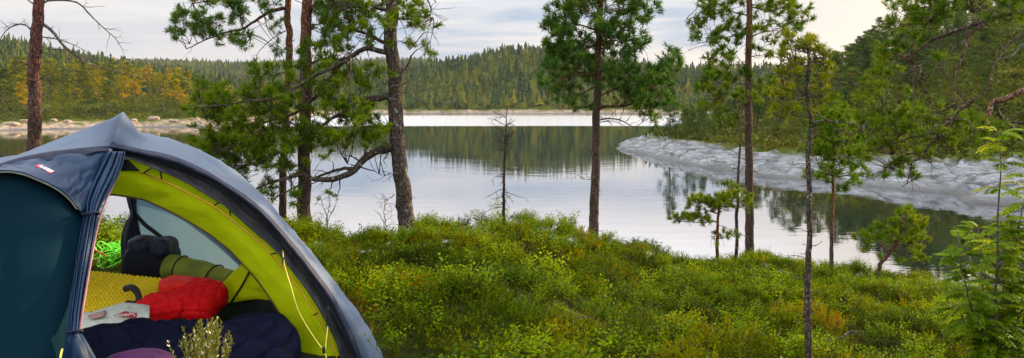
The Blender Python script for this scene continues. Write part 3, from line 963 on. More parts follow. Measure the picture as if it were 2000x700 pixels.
    for pts in ([(1462, 240), (1490, 250), (1515, 258)], [(1464, 330), (1490, 345), (1510, 375)], [(1463, 285), (1480, 282), (1500, 290)], [(1462, 320), (1445, 335), (1430, 338)], [(1463, 140), (1500, 140), (1530, 150)]):
        t.limb_px(pts, d - .08, d - .4, .009, .002, dead=True, twigs=5, tl=(.05, .25))
    t.fill([(1380, 15, 34, 16, 14), (1410, 35, 36, 16, 14), (1365, 50, 18, 14, 8), (1380, 80, 30, 14, 12), (1430, 60, 30, 16, 9), (1440, 10, 30, 18, 10), (1500, 10, 36, 18, 14),
            (1540, 20, 34, 18, 15), (1565, 35, 16, 12, 6), (1500, 55, 36, 14, 10), (1540, 52, 24, 12, 7), (1420, 112, 34, 12, 10), (1490, 100, 28, 14, 7), (1400, 150, 34, 14, 12),
            (1440, 160, 30, 12, 8), (1500, 165, 30, 12, 7), (1415, 190, 36, 14, 12), (1380, 175, 22, 12, 6), (1430, 235, 26, 12, 7), (1400, 215, 20, 12, 5), (1450, -30, 90, 30, 40),
            (1480, 195, 22, 12, 5), (1395, 120, 20, 10, 5), (1440, 90, 20, 12, 5)], d, .4, .09, .75, 4, .5)
    t.finish(k=24, w=.006)

    # --- thin grey trunk beside it
    t = Pine('dead_sapling', 'thin leafless grey sapling right beside the tall airy pine', tree_base(1437, 12.4), BARK_GREY, sides=8)
    t.trunk([(1438, 480), (1441, 400), (1443, 330), (1446, 260), (1444, 190)], 12.4, .036, .012, amp=.006)
    for py in (440, 410, 380, 350, 330, 300, 285, 260, 240, 220, 205):
        p = t.tp(py); a = rng.uniform(0, 6.28)
        t.limb(grow(p, (math.cos(a), .6 * math.sin(a), .1), rng.uniform(.15, .5), .25, -.03, 7), .006, .0015, .006, own=False, dead=True, twigs=4, tl=(.06, .2))
    t.finish()

    # --- low umbrella pine
    t = Pine('pine_sapling', 'low young pine with flat layered branches against the bright water', tree_base(1400, 12.0), BARK_PINE, NEEDLE)
    d = 12.0
    t.trunk([(1401, 490), (1402, 440), (1405, 405), (1418, 382), (1432, 368)], d, .034, .012, amp=.004, orange=(.1, .5))
    for pts, r, dd in (([(1402, 434), (1370, 434), (1336, 433), (1316, 430)], .012, -.2), ([(1403, 418), (1365, 405), (1342, 396)], .012, .2), ([(1405, 405), (1435, 402), (1464, 396)], .012, -.2),
                       ([(1401, 466), (1420, 463), (1438, 464)], .008, -.2), ([(1410, 392), (1390, 388), (1380, 392)], .01, .3), ([(1415, 385), (1440, 388), (1452, 384)], .008, .2), ([(1401, 462), (1396, 460), (1390, 461)], .006, -.1)):
        t.limb_px(pts, d, d + dd, r, .003, amp=.008, twigs=5, tl=(.08, .22))
    t.limb_px([(1403, 440), (1430, 450), (1465, 462)], d, d - .2, .006, .002, dead=True, twigs=4)
    t.fill([(1325, 432, 12, 5, 9), (1348, 430, 20, 6, 16), (1375, 432, 16, 7, 12), (1345, 396, 10, 6, 8), (1365, 400, 22, 8, 16), (1395, 392, 26, 10, 22), (1425, 388, 26, 12, 22), (1450, 396, 18, 9, 14),
            (1430, 372, 14, 8, 9), (1410, 408, 26, 8, 14), (1395, 465, 8, 4, 4), (1425, 463, 16, 4, 9), (1462, 388, 12, 7, 6), (1380, 415, 18, 5, 6)], d, .2, .06, .4, 4, .62, dens=.75)
    t.finish(k=24, w=.006)

    # --- thin foreground pine with contorted dead branches
    t = Pine('pine_tree', 'skinny half dead pine in front with twisted bare branches and yellowish top', tree_base(1579, 4.15), BARK_GREY, NEEDLE_YEL, sides=12)
    d = 4.15
    t.trunk([(1579, 640), (1577, 560), (1580, 480), (1581, 400), (1579, 300), (1583, 240), (1577, 190), (1577, 150), (1581, 112), (1573, 84)], d, .0215, .008, amp=.0028, orange=(.85, 1))
    for pts, r, tw in (([(1582, 240), (1612, 235), (1650, 238), (1688, 248), (1703, 263)], .0055, 8), ([(1582, 150), (1560, 144), (1535, 158), (1512, 178)], .005, 8), ([(1578, 190), (1552, 193), (1532, 206), (1524, 230)], .004, 6),
                       ([(1577, 132), (1600, 150), (1638, 160), (1672, 166)], .0045, 6), ([(1579, 115), (1606, 130), (1622, 155)], .004, 5), ([(1580, 215), (1606, 228), (1640, 262), (1648, 290)], .004, 5),
                       ([(1577, 165), (1600, 175), (1632, 188)], .0035, 5), ([(1581, 290), (1600, 320), (1625, 335)], .0035, 4), ([(1580, 320), (1560, 320), (1545, 325)], .003, 3),
                       ([(1580, 275), (1560, 272), (1548, 268)], .003, 3), ([(1577, 128), (1556, 128), (1542, 135)], .004, 5), ([(1579, 105), (1563, 98), (1550, 104)], .003, 4)):
        t.limb_px(pts, d, d + rng.uniform(-.1, .1), r, .0009, amp=.004, dead=True, twigs=tw, tl=(.03, .12))
    t.limb_px([(1580, 120), (1560, 112), (1535, 116), (1520, 130)], d, d + .1, .004, .0015, amp=.003, twigs=5, tl=(.03, .09))
    t.limb_px([(1580, 125), (1600, 115), (1612, 122)], d, d + .08, .004, .0015, amp=.003, twigs=5, tl=(.03, .09))
    t.limb_px([(1578, 180), (1550, 175), (1528, 178)], d, d + .1, .003, .0015, amp=.003, twigs=4, tl=(.03, .09))
    t.limb_px([(1578, 185), (1600, 178), (1612, 182)], d, d + .1, .003, .0015, amp=.003, twigs=4, tl=(.03, .09))
    t.limb_px([(1579, 230), (1550, 226), (1530, 230)], d, d + .12, .003, .0015, amp=.003, twigs=4, tl=(.03, .09))
    t.fill([(1530, 118, 16, 14, 10), (1550, 100, 22, 10, 12), (1573, 90, 14, 10, 9), (1598, 110, 20, 14, 14), (1608, 130, 14, 12, 8), (1530, 150, 18, 12, 9), (1555, 130, 20, 10, 7), (1600, 165, 18, 12, 9),
            (1525, 185, 16, 10, 8), (1548, 178, 14, 10, 5), (1610, 190, 14, 10, 6), (1530, 232, 22, 10, 8), (1555, 225, 14, 8, 4), (1595, 205, 16, 8, 4), (1516, 205, 12, 8, 4), (1545, 85, 12, 8, 5), (1592, 88, 10, 8, 4)],
           d + .05, .06, .030, .3, 3, .5)
    mb = MB()                                                  # witches' broom knot of dead twigs
    for _ in range(26):
        add_tube(mb, grow(t.tp(186) + rng.normal(0, .006, 3), rand_unit(1)[0] * np.array([1.3, 1, .6]), rng.uniform(.03, .07), .4, 0, 5), taper(5, .0025, .0008), 4)
    mb.build('twig_knot', DEADWOOD, t.root)
    t.stubs(list(range(330, 640, 13)), (.025, .10), .0028)
    t.stubs(list(range(410, 620, 22)), (.03, .08), .0024, down=-.15)
    t.finish(k=22, w=.0046)

    # --- bright green sapling
    t = Pine('pine_sapling', 'young bright green pine with orange stem in front of the dark water', tree_base(1623, 11.0), BARK_PINE, NEEDLE_BRIGHT, sides=9)
    d = 11
    t.trunk([(1624, 480), (1626, 400), (1628, 300), (1626, 240), (1625, 198)], d, .036, .008, amp=.004, orange=(.1, .5))
    for k in range(17):
        py = 235 + k * 8.2; side = -1 if k % 2 else 1; L = 18 + min(k, 10) * 2.6
        t.limb_px([(1627, py), (1627 + side * L * .6, py - 6), (1627 + side * L, py - 12 + k * .4)], d, d + rng.uniform(-.35, .35), .008, .003, amp=.006, twigs=3, tl=(.08, .2))
    t.fill([(1626, 206, 8, 10, 7), (1612, 232, 14, 9, 9), (1640, 228, 14, 9, 9), (1604, 258, 18, 9, 11), (1648, 255, 20, 9, 11), (1600, 285, 20, 9, 11), (1655, 282, 22, 9, 12), (1596, 312, 22, 9, 11),
            (1660, 315, 24, 9, 12), (1605, 342, 20, 8, 8), (1658, 345, 24, 8, 9), (1640, 372, 16, 6, 4), (1626, 300, 14, 30, 9), (1620, 350, 14, 14, 5), (1626, 260, 12, 24, 8)], d, .25, .075, .45, 4, .5)
    t.stubs([370, 390, 410, 430, 445], (.08, .25), .006)
    t.finish(k=24, w=.0055)

    # --- leaning bushy pine at the crest
    t = Pine('pine_sapling', 'small bushy pine leaning right over the crest by the lake', tree_base(1712, 10.6), BARK_RED, NEEDLE_BRIGHT, sides=9)
    d = 10.6
    t.trunk([(1718, 522), (1732, 502), (1747, 482), (1758, 458), (1768, 430), (1772, 416)], d, .036, .012, amp=.004, orange=(.1, .5))
    for pts, dd in (([(1740, 490), (1715, 478), (1690, 470)], -.2), ([(1755, 465), (1730, 455), (1712, 452)], .2), ([(1750, 478), (1780, 478), (1806, 470)], -.2), ([(1762, 450), (1788, 450), (1802, 456)], .3),
                    ([(1742, 488), (1775, 500), (1806, 516)], .1), ([(1768, 432), (1750, 432), (1738, 440)], -.1), ([(1735, 497), (1725, 480), (1706, 494)], .2)):
        t.limb_px(pts, d, d + dd, .011, .003, amp=.008, twigs=5, tl=(.08, .2))
    t.fill([(1768, 422, 14, 8, 12), (1752, 436, 18, 8, 14), (1784, 438, 16, 9, 12), (1730, 450, 22, 8, 16), (1760, 455, 24, 9, 16), (1795, 456, 16, 9, 12), (1706, 464, 18, 8, 13), (1690, 470, 14, 8, 10),
            (1740, 470, 26, 7, 12), (1780, 478, 26, 8, 14), (1804, 470, 12, 8, 6), (1790, 498, 22, 8, 8), (1806, 514, 12, 6, 4), (1704, 494, 12, 5, 5), (1765, 495, 20, 7, 5), (1770, 440, 14, 10, 8)], d, .22, .06, .4, 4, .7, dens=.6)
    t.finish(k=24, w=.006)

    # --- old pine standing right of the view, its limbs hang in
    d = 6.3
    bx = (2260 - CX) / F * d
    t = Pine('gnarled_pine_tree', 'overhanging old pine with twisted grey and orange limbs along the right edge', np.array([bx, d, gz(bx, d)]), BARK_GNARL, NEEDLE, sides=16)
    t.trunk([(2250, 500), (2240, 300), (2225, 150), (2200, 0), (2190, -200), (2185, -320)], d, .15, .09, amp=.01, orange=(.4, .9))
    L = lambda pts, d0, d1, r0, r1=.006, **kw: t.limb_px(pts, d0, d1, r0, r1, **{'ups': .15, **kw})
    L([(2225, 150), (2120, 160), (2050, 168), (2000, 178), (1965, 190), (1938, 203), (1925, 232)], d, d - .2, .055, .018, amp=.01, ups=1., twigs=3)
    L([(1950, 196), (1948, 212), (1958, 232), (1978, 250), (2010, 264), (2060, 270)], d - .2, d - .1, .016, .008, dead=True, twigs=3, amp=.006)
    L([(2200, -20), (2080, 5), (2000, 24), (1942, 34), (1885, 50), (1835, 74), (1792, 96), (1752, 121), (1716, 146)], d, d + .4, .036, .006, ups=.2, twigs=16, tl=(.12, .4))
    L([(1945, 33), (1908, 60), (1886, 92), (1871, 132), (1862, 162), (1866, 205), (1880, 235)], d + .1, d - .1, .018, .005, twigs=9, ups=.3)
    L([(2200, 20), (2080, 60), (2010, 66), (1972, 82), (1945, 125), (1931, 168), (1902, 196), (1868, 206)], d, d - .3, .020, .005, ups=.2, twigs=9)
    L([(1902, 196), (1852, 238), (1832, 256), (1792, 266), (1742, 281), (1706, 290)], d - .3, d, .015, .004, ups=.4, twigs=10)
    L([(1838, 254), (1804, 298), (1778, 324), (1768, 356)], d - .2, d - .1, .014, .004, ups=.3, twigs=8)
    L([(1792, 300), (1768, 306), (1745, 318)], d - .2, d, .008, .003, ups=.3, twigs=5)
    L([(2225, 140), (2110, 90), (2040, 60), (1985, 100), (1955, 118)], d, d - .5, .02, .004, dead=True, twigs=14, tl=(.08, .25))
    L([(1835, 74), (1815, 110), (1790, 135), (1770, 150)], d + .2, d + .3, .012, .003, twigs=10, dead=True)
    L([(1885, 50), (1880, 78), (1845, 110), (1820, 150)], d + .2, d + .2, .010, .003, twigs=10, dead=True)
    L([(2200, -60), (2080, -40), (1960, -20), (1880, -2), (1800, 14), (1760, 22)], d, d + .8, .026, .005, twigs=10)
    L([(1940, 34), (1925, 12), (1895, 0)], d, d + .2, .012, .004, twigs=6)
    L([(2225, 220), (2120, 230), (2020, 240), (1940, 240), (1880, 245)], d, d + .5, .022, .005, twigs=9)
    L([(1752, 121), (1730, 175), (1712, 205), (1690, 218)], d + .4, d + .4, .008, .002, twigs=6)
    L([(1866, 205), (1842, 214), (1800, 226), (1760, 230)], d - .1, d + .2, .009, .003, twigs=6)
    t.fill([(1775, 20, 34, 16, 16), (1820, 8, 40, 14, 18), (1870, 14, 36, 16, 16), (1920, 8, 40, 14, 16), (1975, 10, 36, 16, 18), (1950, 38, 26, 10, 8), (1830, 45, 34, 14, 14), (1760, 62, 26, 16, 12),
            (1780, 88, 30, 14, 12), (1735, 92, 18, 16, 9), (1716, 122, 18, 14, 9), (1738, 145, 24, 12, 9), (1700, 160, 20, 14, 9), (1722, 180, 22, 12, 9), (1692, 205, 20, 14, 10),
            (1700, 240, 24, 14, 14), (1740, 236, 30, 13, 18), (1785, 228, 30, 12, 18), (1830, 230, 28, 12, 16), (1870, 244, 26, 12, 16), (1910, 246, 26, 12, 14), (1955, 252, 26, 12, 10), (1760, 262, 30, 11, 15),
            (1815, 266, 30, 11, 15), (1725, 286, 26, 12, 14), (1695, 300, 20, 10, 8), (1760, 292, 20, 10, 8), (1745, 325, 26, 10, 10), (1775, 348, 22, 10, 8), (1710, 345, 24, 8, 6), (1800, 308, 18, 8, 5), (1860, 270, 24, 8, 8),
            (1900, 268, 20, 8, 6), (1990, 40, 18, 14, 6), (1850, -20, 120, 20, 30), (1850, 285, 14, 8, 4)], d, .28, .050, .45, 4, .52, dens=.8)
    t.finish(k=24, w=.0042)

    # --- leafless waterside shrubs
    for name, lab, bx, d, stems in (
            ('bare_shrub', 'sparse twiggy shrub with few green tips between the pine trunks', 640, 9.2, [[(638, 430), (632, 405), (622, 380)], [(640, 425), (645, 398), (640, 372)], [(640, 435), (652, 410), (662, 382)]]),
            ('dead_shrub', 'thin leafless curved sapling just left of the old thick pine', 754, 9.0, [[(754, 440), (750, 415), (757, 390)], [(752, 445), (745, 425), (742, 418)]])):
        t = Pine(name, lab, tree_base(bx, d), DEADWOOD, NEEDLE_BRIGHT, cat='shrub', sides=5)
        t.trunk(stems[0], d, .009, .003, amp=.006)
        for st in stems[1:]:
            Q = t.limb([t.base] + [at(px, py, d + .05) for px, py in st], .007, .002, .006, own=False, twigs=6, tl=(.06, .22), sub=.9)
        for py in (440, 430, 420, 410, 400, 392, 385):
            q = grow(t.tp(py), (rng.choice([-1, 1]), rng.normal() * .5, .5), rng.uniform(.08, .22), .3, .02, 6)
            t.limb(q, .003, .001, .003, own=False, twigs=3, tl=(.03, .1))
        if name == 'bare_shrub':
            t.fill([(636, 380, 14, 6, 5), (648, 384, 12, 6, 4), (662, 388, 8, 5, 2), (622, 395, 10, 6, 2)], d, .05, .035, .12, 2, .7)
        t.finish(k=18, w=.006)


# ------------------------------------------------------------------ rowan
def leaflet_pair(mb, p, fwd, side, up, l, w, var, droop):
    for sg in (-1, 1):
        a = unit(side * sg + fwd * .45 - up * droop)
        n = unit(np.cross(a, fwd)) * sg
        b = unit(np.cross(n, a))
        V = np.array([p, p + a * l * .45 + b * w, p + a * l, p + a * l * .45 - b * w])
        V[2] -= up * l * .12
        mb.add(V, [[0, 1, 2, 3]], 1, var)


def build_rowan():
    d = 3.95
    root = thing('rowan_sapling', 'leafy green rowan with feathery leaflets and several dark stems at the right edge', 'tree', ground_at(1945, d))
    stems = [[(1948, 700), (1944, 600), (1948, 480), (1952, 350), (1955, 262)], [(1960, 700), (1972, 590), (1985, 470), (2000, 400), (2015, 330)], [(1940, 700), (1925, 620), (1918, 520), (1910, 450)],
             [(1935, 690), (1912, 640), (1895, 590), (1880, 530), (1872, 470)], [(1965, 700), (1990, 620), (2020, 560), (2040, 470)], [(1952, 700), (1958, 580), (1968, 500), (1974, 430)],
             [(1930, 690), (1905, 665), (1888, 640), (1868, 600)], [(1985, 720), (1998, 640), (2003, 560), (1996, 500)]]
    leaf = MB()
    allq = []
    for i, st in enumerate(stems):
        dd = rng.uniform(-.22, .3)
        P = [ground_at(1930 + rng.uniform(-5, 40), d + rng.uniform(-.08, .08)) - np.array([0, 0, .05])] + [at(px, py, d + dd * (j + 1) / len(st)) for j, (px, py) in enumerate(st)]
        Q = wiggle(P, .004, 26)
        mb = MB(); add_tube(mb, Q, taper(26, .0085 if i else .013, .002), 7, 0, .05)
        allq.append(Q)
        mb.build('stem', ROWAN_STEM, root)
        for j in range(7 if i in (6, 3) else 5, 26):
            if i == 0 and 14 < j < 23 and rng.random() < .55: continue
            for _ in range(4 if j > 21 else 4 if rng.random() < .6 else 3):
                a = rng.uniform(0, 2 * math.pi)
                base = Q[j]
                fwd = unit(np.array([math.cos(a), math.sin(a) * .8, rng.uniform(.15, .8) if j < 22 else rng.uniform(.2, 1.1)]))
                Ls = rng.uniform(.09, .15)
                R_ = [base]; f = fwd.copy()
                for q in range(8):
                    f = unit(f + np.array([0, 0, -.13])); R_.append(R_[-1] + f * Ls / 8)
                R_ = np.array(R_)
                add_tube(leaf, R_, taper(9, .0014, .0006), 3, 0, 0, .5, cap=False)
                v = np.clip(.40 + .32 * (base[2] - 5.6) / 1.3 + rng.normal(0, .18), 0, 1)
                for q in range(2, 9):
                    f = unit(R_[q] - R_[q - 1]); side = unit(np.cross(f, [0, 0, 1.])); up = np.cross(side, f)
                    k = math.sin((q - .6) / 8 * math.pi) * .35 + .65
                    leaflet_pair(leaf, R_[q], f, side, up, .044 * k, .0102 * k, v + rng.normal(0, .04), rng.uniform(0, .35))
                f = unit(R_[8] - R_[7]); side = unit(np.cross(f, [0, 0, 1.]))
                leaf.add(np.array([R_[8], R_[8] + f * .018 + side * .007, R_[8] + f * .038, R_[8] + f * .018 - side * .007]), [[0, 1, 2, 3]], 1, v)
    leaf.build('foliage', [ROWAN_STEM, ROWAN_LEAF], root, smooth=False)


# ------------------------------------------------------------------ forests
def forest_template(kind, seed, fine):
    """returns (trunk MB, crown MB) of a ~10 m tree standing at the origin"""
    global rng
    keep = rng; rng = np.random.default_rng(seed)
    tr, cr = MB(), MB()
    h = rng.uniform(9, 11.5)
    lean = rng.normal(0, .25, 2)
    zz = np.linspace(-.4, h * .98, 10)
    P = np.stack([lean[0] * (zz / h) ** 2 + rng.normal(0, .05, 10), lean[1] * (zz / h) ** 2 + rng.normal(0, .05, 10), zz], 1)
    add_tube(tr, P, taper(10, .17, .03), 6, 0, .05, .5, sstep(.2, .7, zz / h))
    if kind == 'pine':
        lo = rng.uniform(.15, .40) if fine else rng.uniform(.28, .5); nb = 30 if fine else 20
        asym = rng.uniform(0, 6.28)
        for i in range(nb):
            f = lo + (1 - lo) * (i / nb) ** .9 + rng.normal(0, .012)
            a = i * 2.4 + rng.normal(0, .5)
            L = h * (.21 * max(0., 1 - (f - lo) / (1 - lo)) ** .55 + .035) * rng.uniform(.55, 1.2) * (1 + .25 * math.cos(a - asym))
            if rng.random() < .12: continue
            c0 = np.array([np.interp(f * h, zz, P[:, 0]), np.interp(f * h, zz, P[:, 1]), f * h])
            dr = np.array([math.cos(a), math.sin(a), rng.uniform(-.05, .35)])
            tip = c0 + dr * L
            add_tube(tr, np.array([c0, c0 + dr * L * .5 - [0, 0, .08 * L], tip]), [.045, .03, .012], 4, 0, 0, .5, .7, cap=False)
            ncl = 5 if fine else 4
            v = .45 + rng.normal(0, .12)
            for c in range(ncl):
                q = c0 + dr * L * rng.uniform(.35, 1.05) + rng.normal(0, .16 * L + .08, 3) * np.array([1, 1, .45])
                n = 34 if fine else 14
                C = q + rng.normal(0, 1, (n, 3)) * np.array([.34, .34, .17]) * (.55 + .35 * L / 2)
                add_cards(cr, C, .135 if fine else .30, np.clip(v + .10 * (C[:, 2] - q[2]) / .2, 0, 1), 0, .3, .42)
        for _ in range(4):                                     # dead lower stubs
            z = rng.uniform(.12, lo) * h; a = rng.uniform(0, 6.28)
            add_tube(tr, grow((0, 0, z), (math.cos(a), math.sin(a), .1), rng.uniform(.4, 1.2), .2, 0, 4), taper(4, .03, .008), 3, cap=False)
    else:
        nb = 46 if fine else 30
        for i in range(nb):
            f = .10 + .9 * i / nb
            a = i * 2.4 + rng.normal(0, .4)
            L = h * .17 * (1 - f) ** .8 * rng.uniform(.7, 1.25) + .12
            c0 = np.array([0, 0, f * h]); dr = np.array([math.cos(a), math.sin(a), -.25])
            n = 34 if fine else 18
            t = rng.uniform(.1, 1.05, n)[:, None]
            C = c0 + dr * L * t + rng.normal(0, 1, (n, 3)) * np.array([.16, .16, .10]) * (.4 + t)
            add_cards(cr, C, .14 if fine else .30, np.clip(.4 + rng.normal(0, .1), 0, 1), 0, .2, .4)
    rng = keep
    return tr, cr


def place_copy(proto, loc, rz, sc, label, group, tilt=(0, 0)):
    c = proto.copy(); COL.objects.link(c)
    c.location = loc; c.rotation_euler = (tilt[0], tilt[1], rz); c.scale = (sc[0], sc[0], sc[1])
    c['label'] = label; c['group'] = group
    for ch in proto.children:
        k = ch.copy(); COL.objects.link(k); k.parent = c
    return c


def build_forests():
    bark_w = bark_mat('far_pine_bark', (.16, .10, .07), (.36, .17, .08), scale=.2)
    leafL = leaf_mat('far_pine_foliage_sun_tinted', [(0, (.022, .040, .009)), (.35, (.060, .075, .011)), (.65, (.13, .115, .014)), (1, (.24, .135, .018))], .3, hue_obj=.7, val=1.35)  # the low sun's orange-gold glow is mixed into these foliage colours
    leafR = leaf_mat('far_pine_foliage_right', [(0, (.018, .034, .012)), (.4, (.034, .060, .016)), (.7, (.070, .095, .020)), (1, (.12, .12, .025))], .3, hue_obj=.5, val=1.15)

    def protos(kinds, fine, leaf, seed):
        out = []
        for i, kd in enumerate(kinds):
            tr, cr = forest_template(kd, seed + i, fine)
            root = bpy.data.objects.new('forest_pine' if kd == 'pine' else 'forest_spruce', None); COL.objects.link(root)
            root['category'] = 'tree'
            tr.build('trunk', bark_w, root); cr.build('crown', leaf, root, smooth=False)
            out.append(root)
        return out

    def populate(pr, spots, group, labeler):
        used = set()
        for j, (x, y, z, sc, hs, lab) in enumerate(spots):
            i = int(rng.integers(len(pr))) if j >= len(pr) else j
            rz = rng.uniform(0, 6.28)
            tl = (rng.normal(0, .025), rng.normal(0, .025))
            if i not in used and j < len(pr):
                used.add(i); o = pr[i]
                o.location = (x, y, z); o.rotation_euler = (*tl, rz); o.scale = (sc, sc, hs)
                o['label'] = lab; o['group'] = group
            else:
                place_copy(pr[i], (x, y, z), rz, (sc, hs), lab, group, tl)

    # left shore: nearest front-row trees
    spots = []; taken = []
    tries = 0
    while len(spots) < 160 and tries < 12000:
        tries += 1
        u = rng.uniform(-60, 600); d = rng.uniform(190, 330)
        x = (u - CX) / F * d
        hh, n, r, f, sr, sf = land_h(np.array([x]), np.array([d]))
        s = sf[0]
        if s < 11 or s > 125: continue
        if s < 42 and rng.random() > .4 + .5 * (vnoise(np.array([x * .05]), np.array([d * .05]), 3)[0] > .55): continue
        if any((x - a) ** 2 + (d - b) ** 2 < (3.4 + s * .012) ** 2 for a, b in taken): continue
        taken.append((x, d))
        hs = rng.uniform(.85, 1.3) * (1.0 if s > 40 else rng.uniform(.6, .95)); sc = hs * rng.uniform(.9, 1.15)
        lab = ('young pine standing apart near the pale shore rocks across the water' if s < 24 else
               'sunlit pine in the open front row of the forest across the water' if s < 48 else
               'pine in the dense forest behind the front row on the far left shore')
        spots.append((x, d, hh[0] - .1, sc, hs, lab))
    spots.sort(key=lambda q: q[1])
    populate(protos(['pine', 'pine', 'spruce', 'pine', 'pine', 'spruce', 'pine'], False, leafL, 300), spots, 'pines on the left far shore', None)

    # right bank
    spots = [((1308 - CX) / F * 104, 104, None, .62, .86, 'slender lone pine at the tip of the grey rock point')]
    taken = [(spots[0][0], 104)]
    tries = 0
    while len(spots) < 215 and tries < 30000:
        tries += 1
        u = rng.uniform(1335, 2080); d = rng.uniform(62, 200) if len(spots) < 110 else rng.uniform(110, 200)
        x = (u - CX) / F * d
        hh, n, r, f, sr, sf = land_h(np.array([x]), np.array([d]))
        s = sr[0]
        if s < (7.6 if u > 1420 else 3.6): continue
        if any((x - a) ** 2 + (d - b) ** 2 < 2.6 ** 2 for a, b in taken): continue
        z = hh[0]
        top = np.interp(u, [1335, 1400, 1480, 1560, 1640, 1700, 1760, 1830, 2080], [135, 112, 120, 112, 95, 48, 10, 0, -20])
        hmax = (H - (top - HZ) / F * d) - z
        hw = min(hmax, 14.5, np.interp(s, [9, 22, 45, 75], [5.2, 7.0, 10.5, 14.5])) * rng.uniform(.72, 1.0)
        if hw < 3: continue
        taken.append((x, d))
        hs = hw / 10.2; sc = min(hs, 1.15) * rng.uniform(.85, 1.15)
        lab = ('pine in the front row along the top of the grey rock bank' if s < 24 else 'pine deep in the shaded forest on the right bank')
        spots.append((x, d, z - .15, sc, hs, lab))
    spots = [(x, y, gz(x, y) - .1 if z is None else z, a, b, l) for x, y, z, a, b, l in spots]
    head = spots[0]; rest = sorted(spots[1:], key=lambda q: q[1])
    populate(protos(['pine', 'pine', 'pine', 'pine', 'spruce', 'pine'], True, leafR, 400), [head] + rest, 'pines on the right rock bank', None)

    # the far wooded hills: one mass
    leafF = leaf_mat('distant_conifer', [(0, (.012, .022, .012)), (.35, (.022, .040, .016)), (.6, (.045, .062, .018)), (.8, (.085, .085, .022)), (1, (.105, .10, .022))], .2, val=1.3)
    T = []
    for v in range(7):
        g = np.random.default_rng(50 + v); mb = MB(); Vs = []; Fs = []
        layers = 7; fr = 7; hgt = 10.
        for k in range(layers):
            f = (.06 + .86 * k / (layers - 1)) if v < 4 else .34 + .52 * k / (layers - 1)
            for j in range(fr):
                a = (j + g.uniform(-.35, .35)) / fr * 6.283 + k
                r = (1.75 * (1 - f) ** .75 + .22) * g.uniform(.65, 1.25)
                if v >= 4: r = 1.9 * math.sin(min(1., (f - .22) / .45 * .75 + .25) * 3.0) ** .7 * g.uniform(.5, 1.2) + .25
                z0 = hgt * f + hgt * .17; z1 = hgt * f - g.uniform(0, .5)
                b = len(Vs)
                Vs += [(0, 0, z0), (r * math.cos(a - .5), r * math.sin(a - .5), z1 + g.uniform(0, .6)), (1.15 * r * math.cos(a), 1.15 * r * math.sin(a), z1 - .3), (r * math.cos(a + .5), r * math.sin(a + .5), z1 + g.uniform(0, .6))]
                Fs.append((b, b + 1, b + 2, b + 3))
        T.append((np.array(Vs, float), np.array(Fs)))
    xs = []
    def scatter(n, u0, u1, d0, d1, smin):
        d = np.sqrt(rng.uniform(d0 ** 2, d1 ** 2, n)); u = rng.uniform(u0, u1, n); x = (u - CX) / F * d
        hh, nn, r, f, sr, sf = land_h(x, d)
        ok = (f > nn) & (f > r) & (sf > smin + 5 * (vnoise(x * .05, d * .05, 9) - .5))
        return np.stack([x, d, hh], 1)[ok]
    pts = np.vstack([scatter(5200, 560, 1620, 440, 760, 9), scatter(5600, -120, 640, 270, 640, 72), scatter(9000, -160, 1120, 900, 1420, 200), scatter(900, 1300, 2050, 440, 760, 9)])
    # thin by hills that cannot be seen at all: behind crests
    mb = MB()
    which = rng.integers(0, 7, len(pts))
    for v in range(7):
        q = pts[which == v]; n = len(q)
        Vt, Ft = T[v]
        a = rng.uniform(0, 6.28, n); sc = rng.uniform(.45, 1.0, n) + .35 * (rng.random(n) < .2); wd = (.35 + .7 * sc) * rng.uniform(.7, 1.2, n)
        ca, sa = np.cos(a)[:, None], np.sin(a)[:, None]
        X = (Vt[:, 0] * ca - Vt[:, 1] * sa) * wd[:, None] + q[:, :1]
        Y = (Vt[:, 0] * sa + Vt[:, 1] * ca) * wd[:, None] + q[:, 1:2]
        Z = Vt[:, 2] * sc[:, None] + q[:, 2:3] - .3
        V = np.stack([X, Y, Z], 2)
        base = .25 + .45 * vnoise(q[:, 0] * .03, q[:, 1] * .03, 21) + rng.normal(0, .22, n)
        var = np.clip(base[:, None] + np.zeros((n, len(Vt))), 0, 1)
        fs = (Ft[None] + (np.arange(n) * len(Vt))[:, None, None]).reshape(-1, 4)
        mb.add(V.reshape(-1, 3), fs, 0, var.ravel())
    o = mb.build('distant_forest', leafF, smooth=False)
    tag(o, 'dark conifer forest covering the far hills beyond the lake', 'forest', kind='stuff')

    # low heath and juniper on the open slopes of the far banks
    mb = MB()
    def bushes(n, u0, u1, d0, d1, smin, smax, poly_right, size, k):
        d = np.sqrt(rng.uniform(d0 ** 2, d1 ** 2, n)); u = rng.uniform(u0, u1, n); x = (u - CX) / F * d
        hh, nn, r, f, sr, sf = land_h(x, d)
        s = sr if poly_right else sf
        lim = np.interp(d, [50, 90, 110], [6.6, 6.6, 5.0]) + .6 if poly_right else 8
        ok = (s > lim) & (s < smax) & ((r > nn) if poly_right else (f > nn))
        q = np.stack([x, d, hh], 1)[ok]; n = len(q)
        sz = size * rng.uniform(.6, 1.5, n)
        C = q[:, None] + rng.normal(0, 1, (n, k, 3)) * np.array([.75, .75, .28]) * sz[:, None, None] + np.array([0, 0, .35]) * sz[:, None, None]
        vv = np.clip(.2 + .5 * vnoise(q[:, 0] * .1, q[:, 1] * .1, 33) + rng.normal(0, .14, n), 0, 1)
        add_cards(mb, C.reshape(-1, 3), np.repeat(sz * .26, k), np.repeat(vv, k), 0, .2, .5)
    bushes(5200, -60, 600, 185, 320, 8, 110, False, 1.15, 15)
    bushes(4200, 1280, 2050, 58, 150, 8, 60, True, .85, 24)
    leafB = leaf_mat('far_heath', [(0, (.018, .026, .008)), (.4, (.045, .055, .012)), (.7, (.085, .090, .016)), (1, (.14, .10, .024))], .25)
    o = mb.build('heath_undergrowth', leafB, smooth=False)
    tag(o, 'low heath and juniper on the far banks', 'undergrowth', kind='stuff')


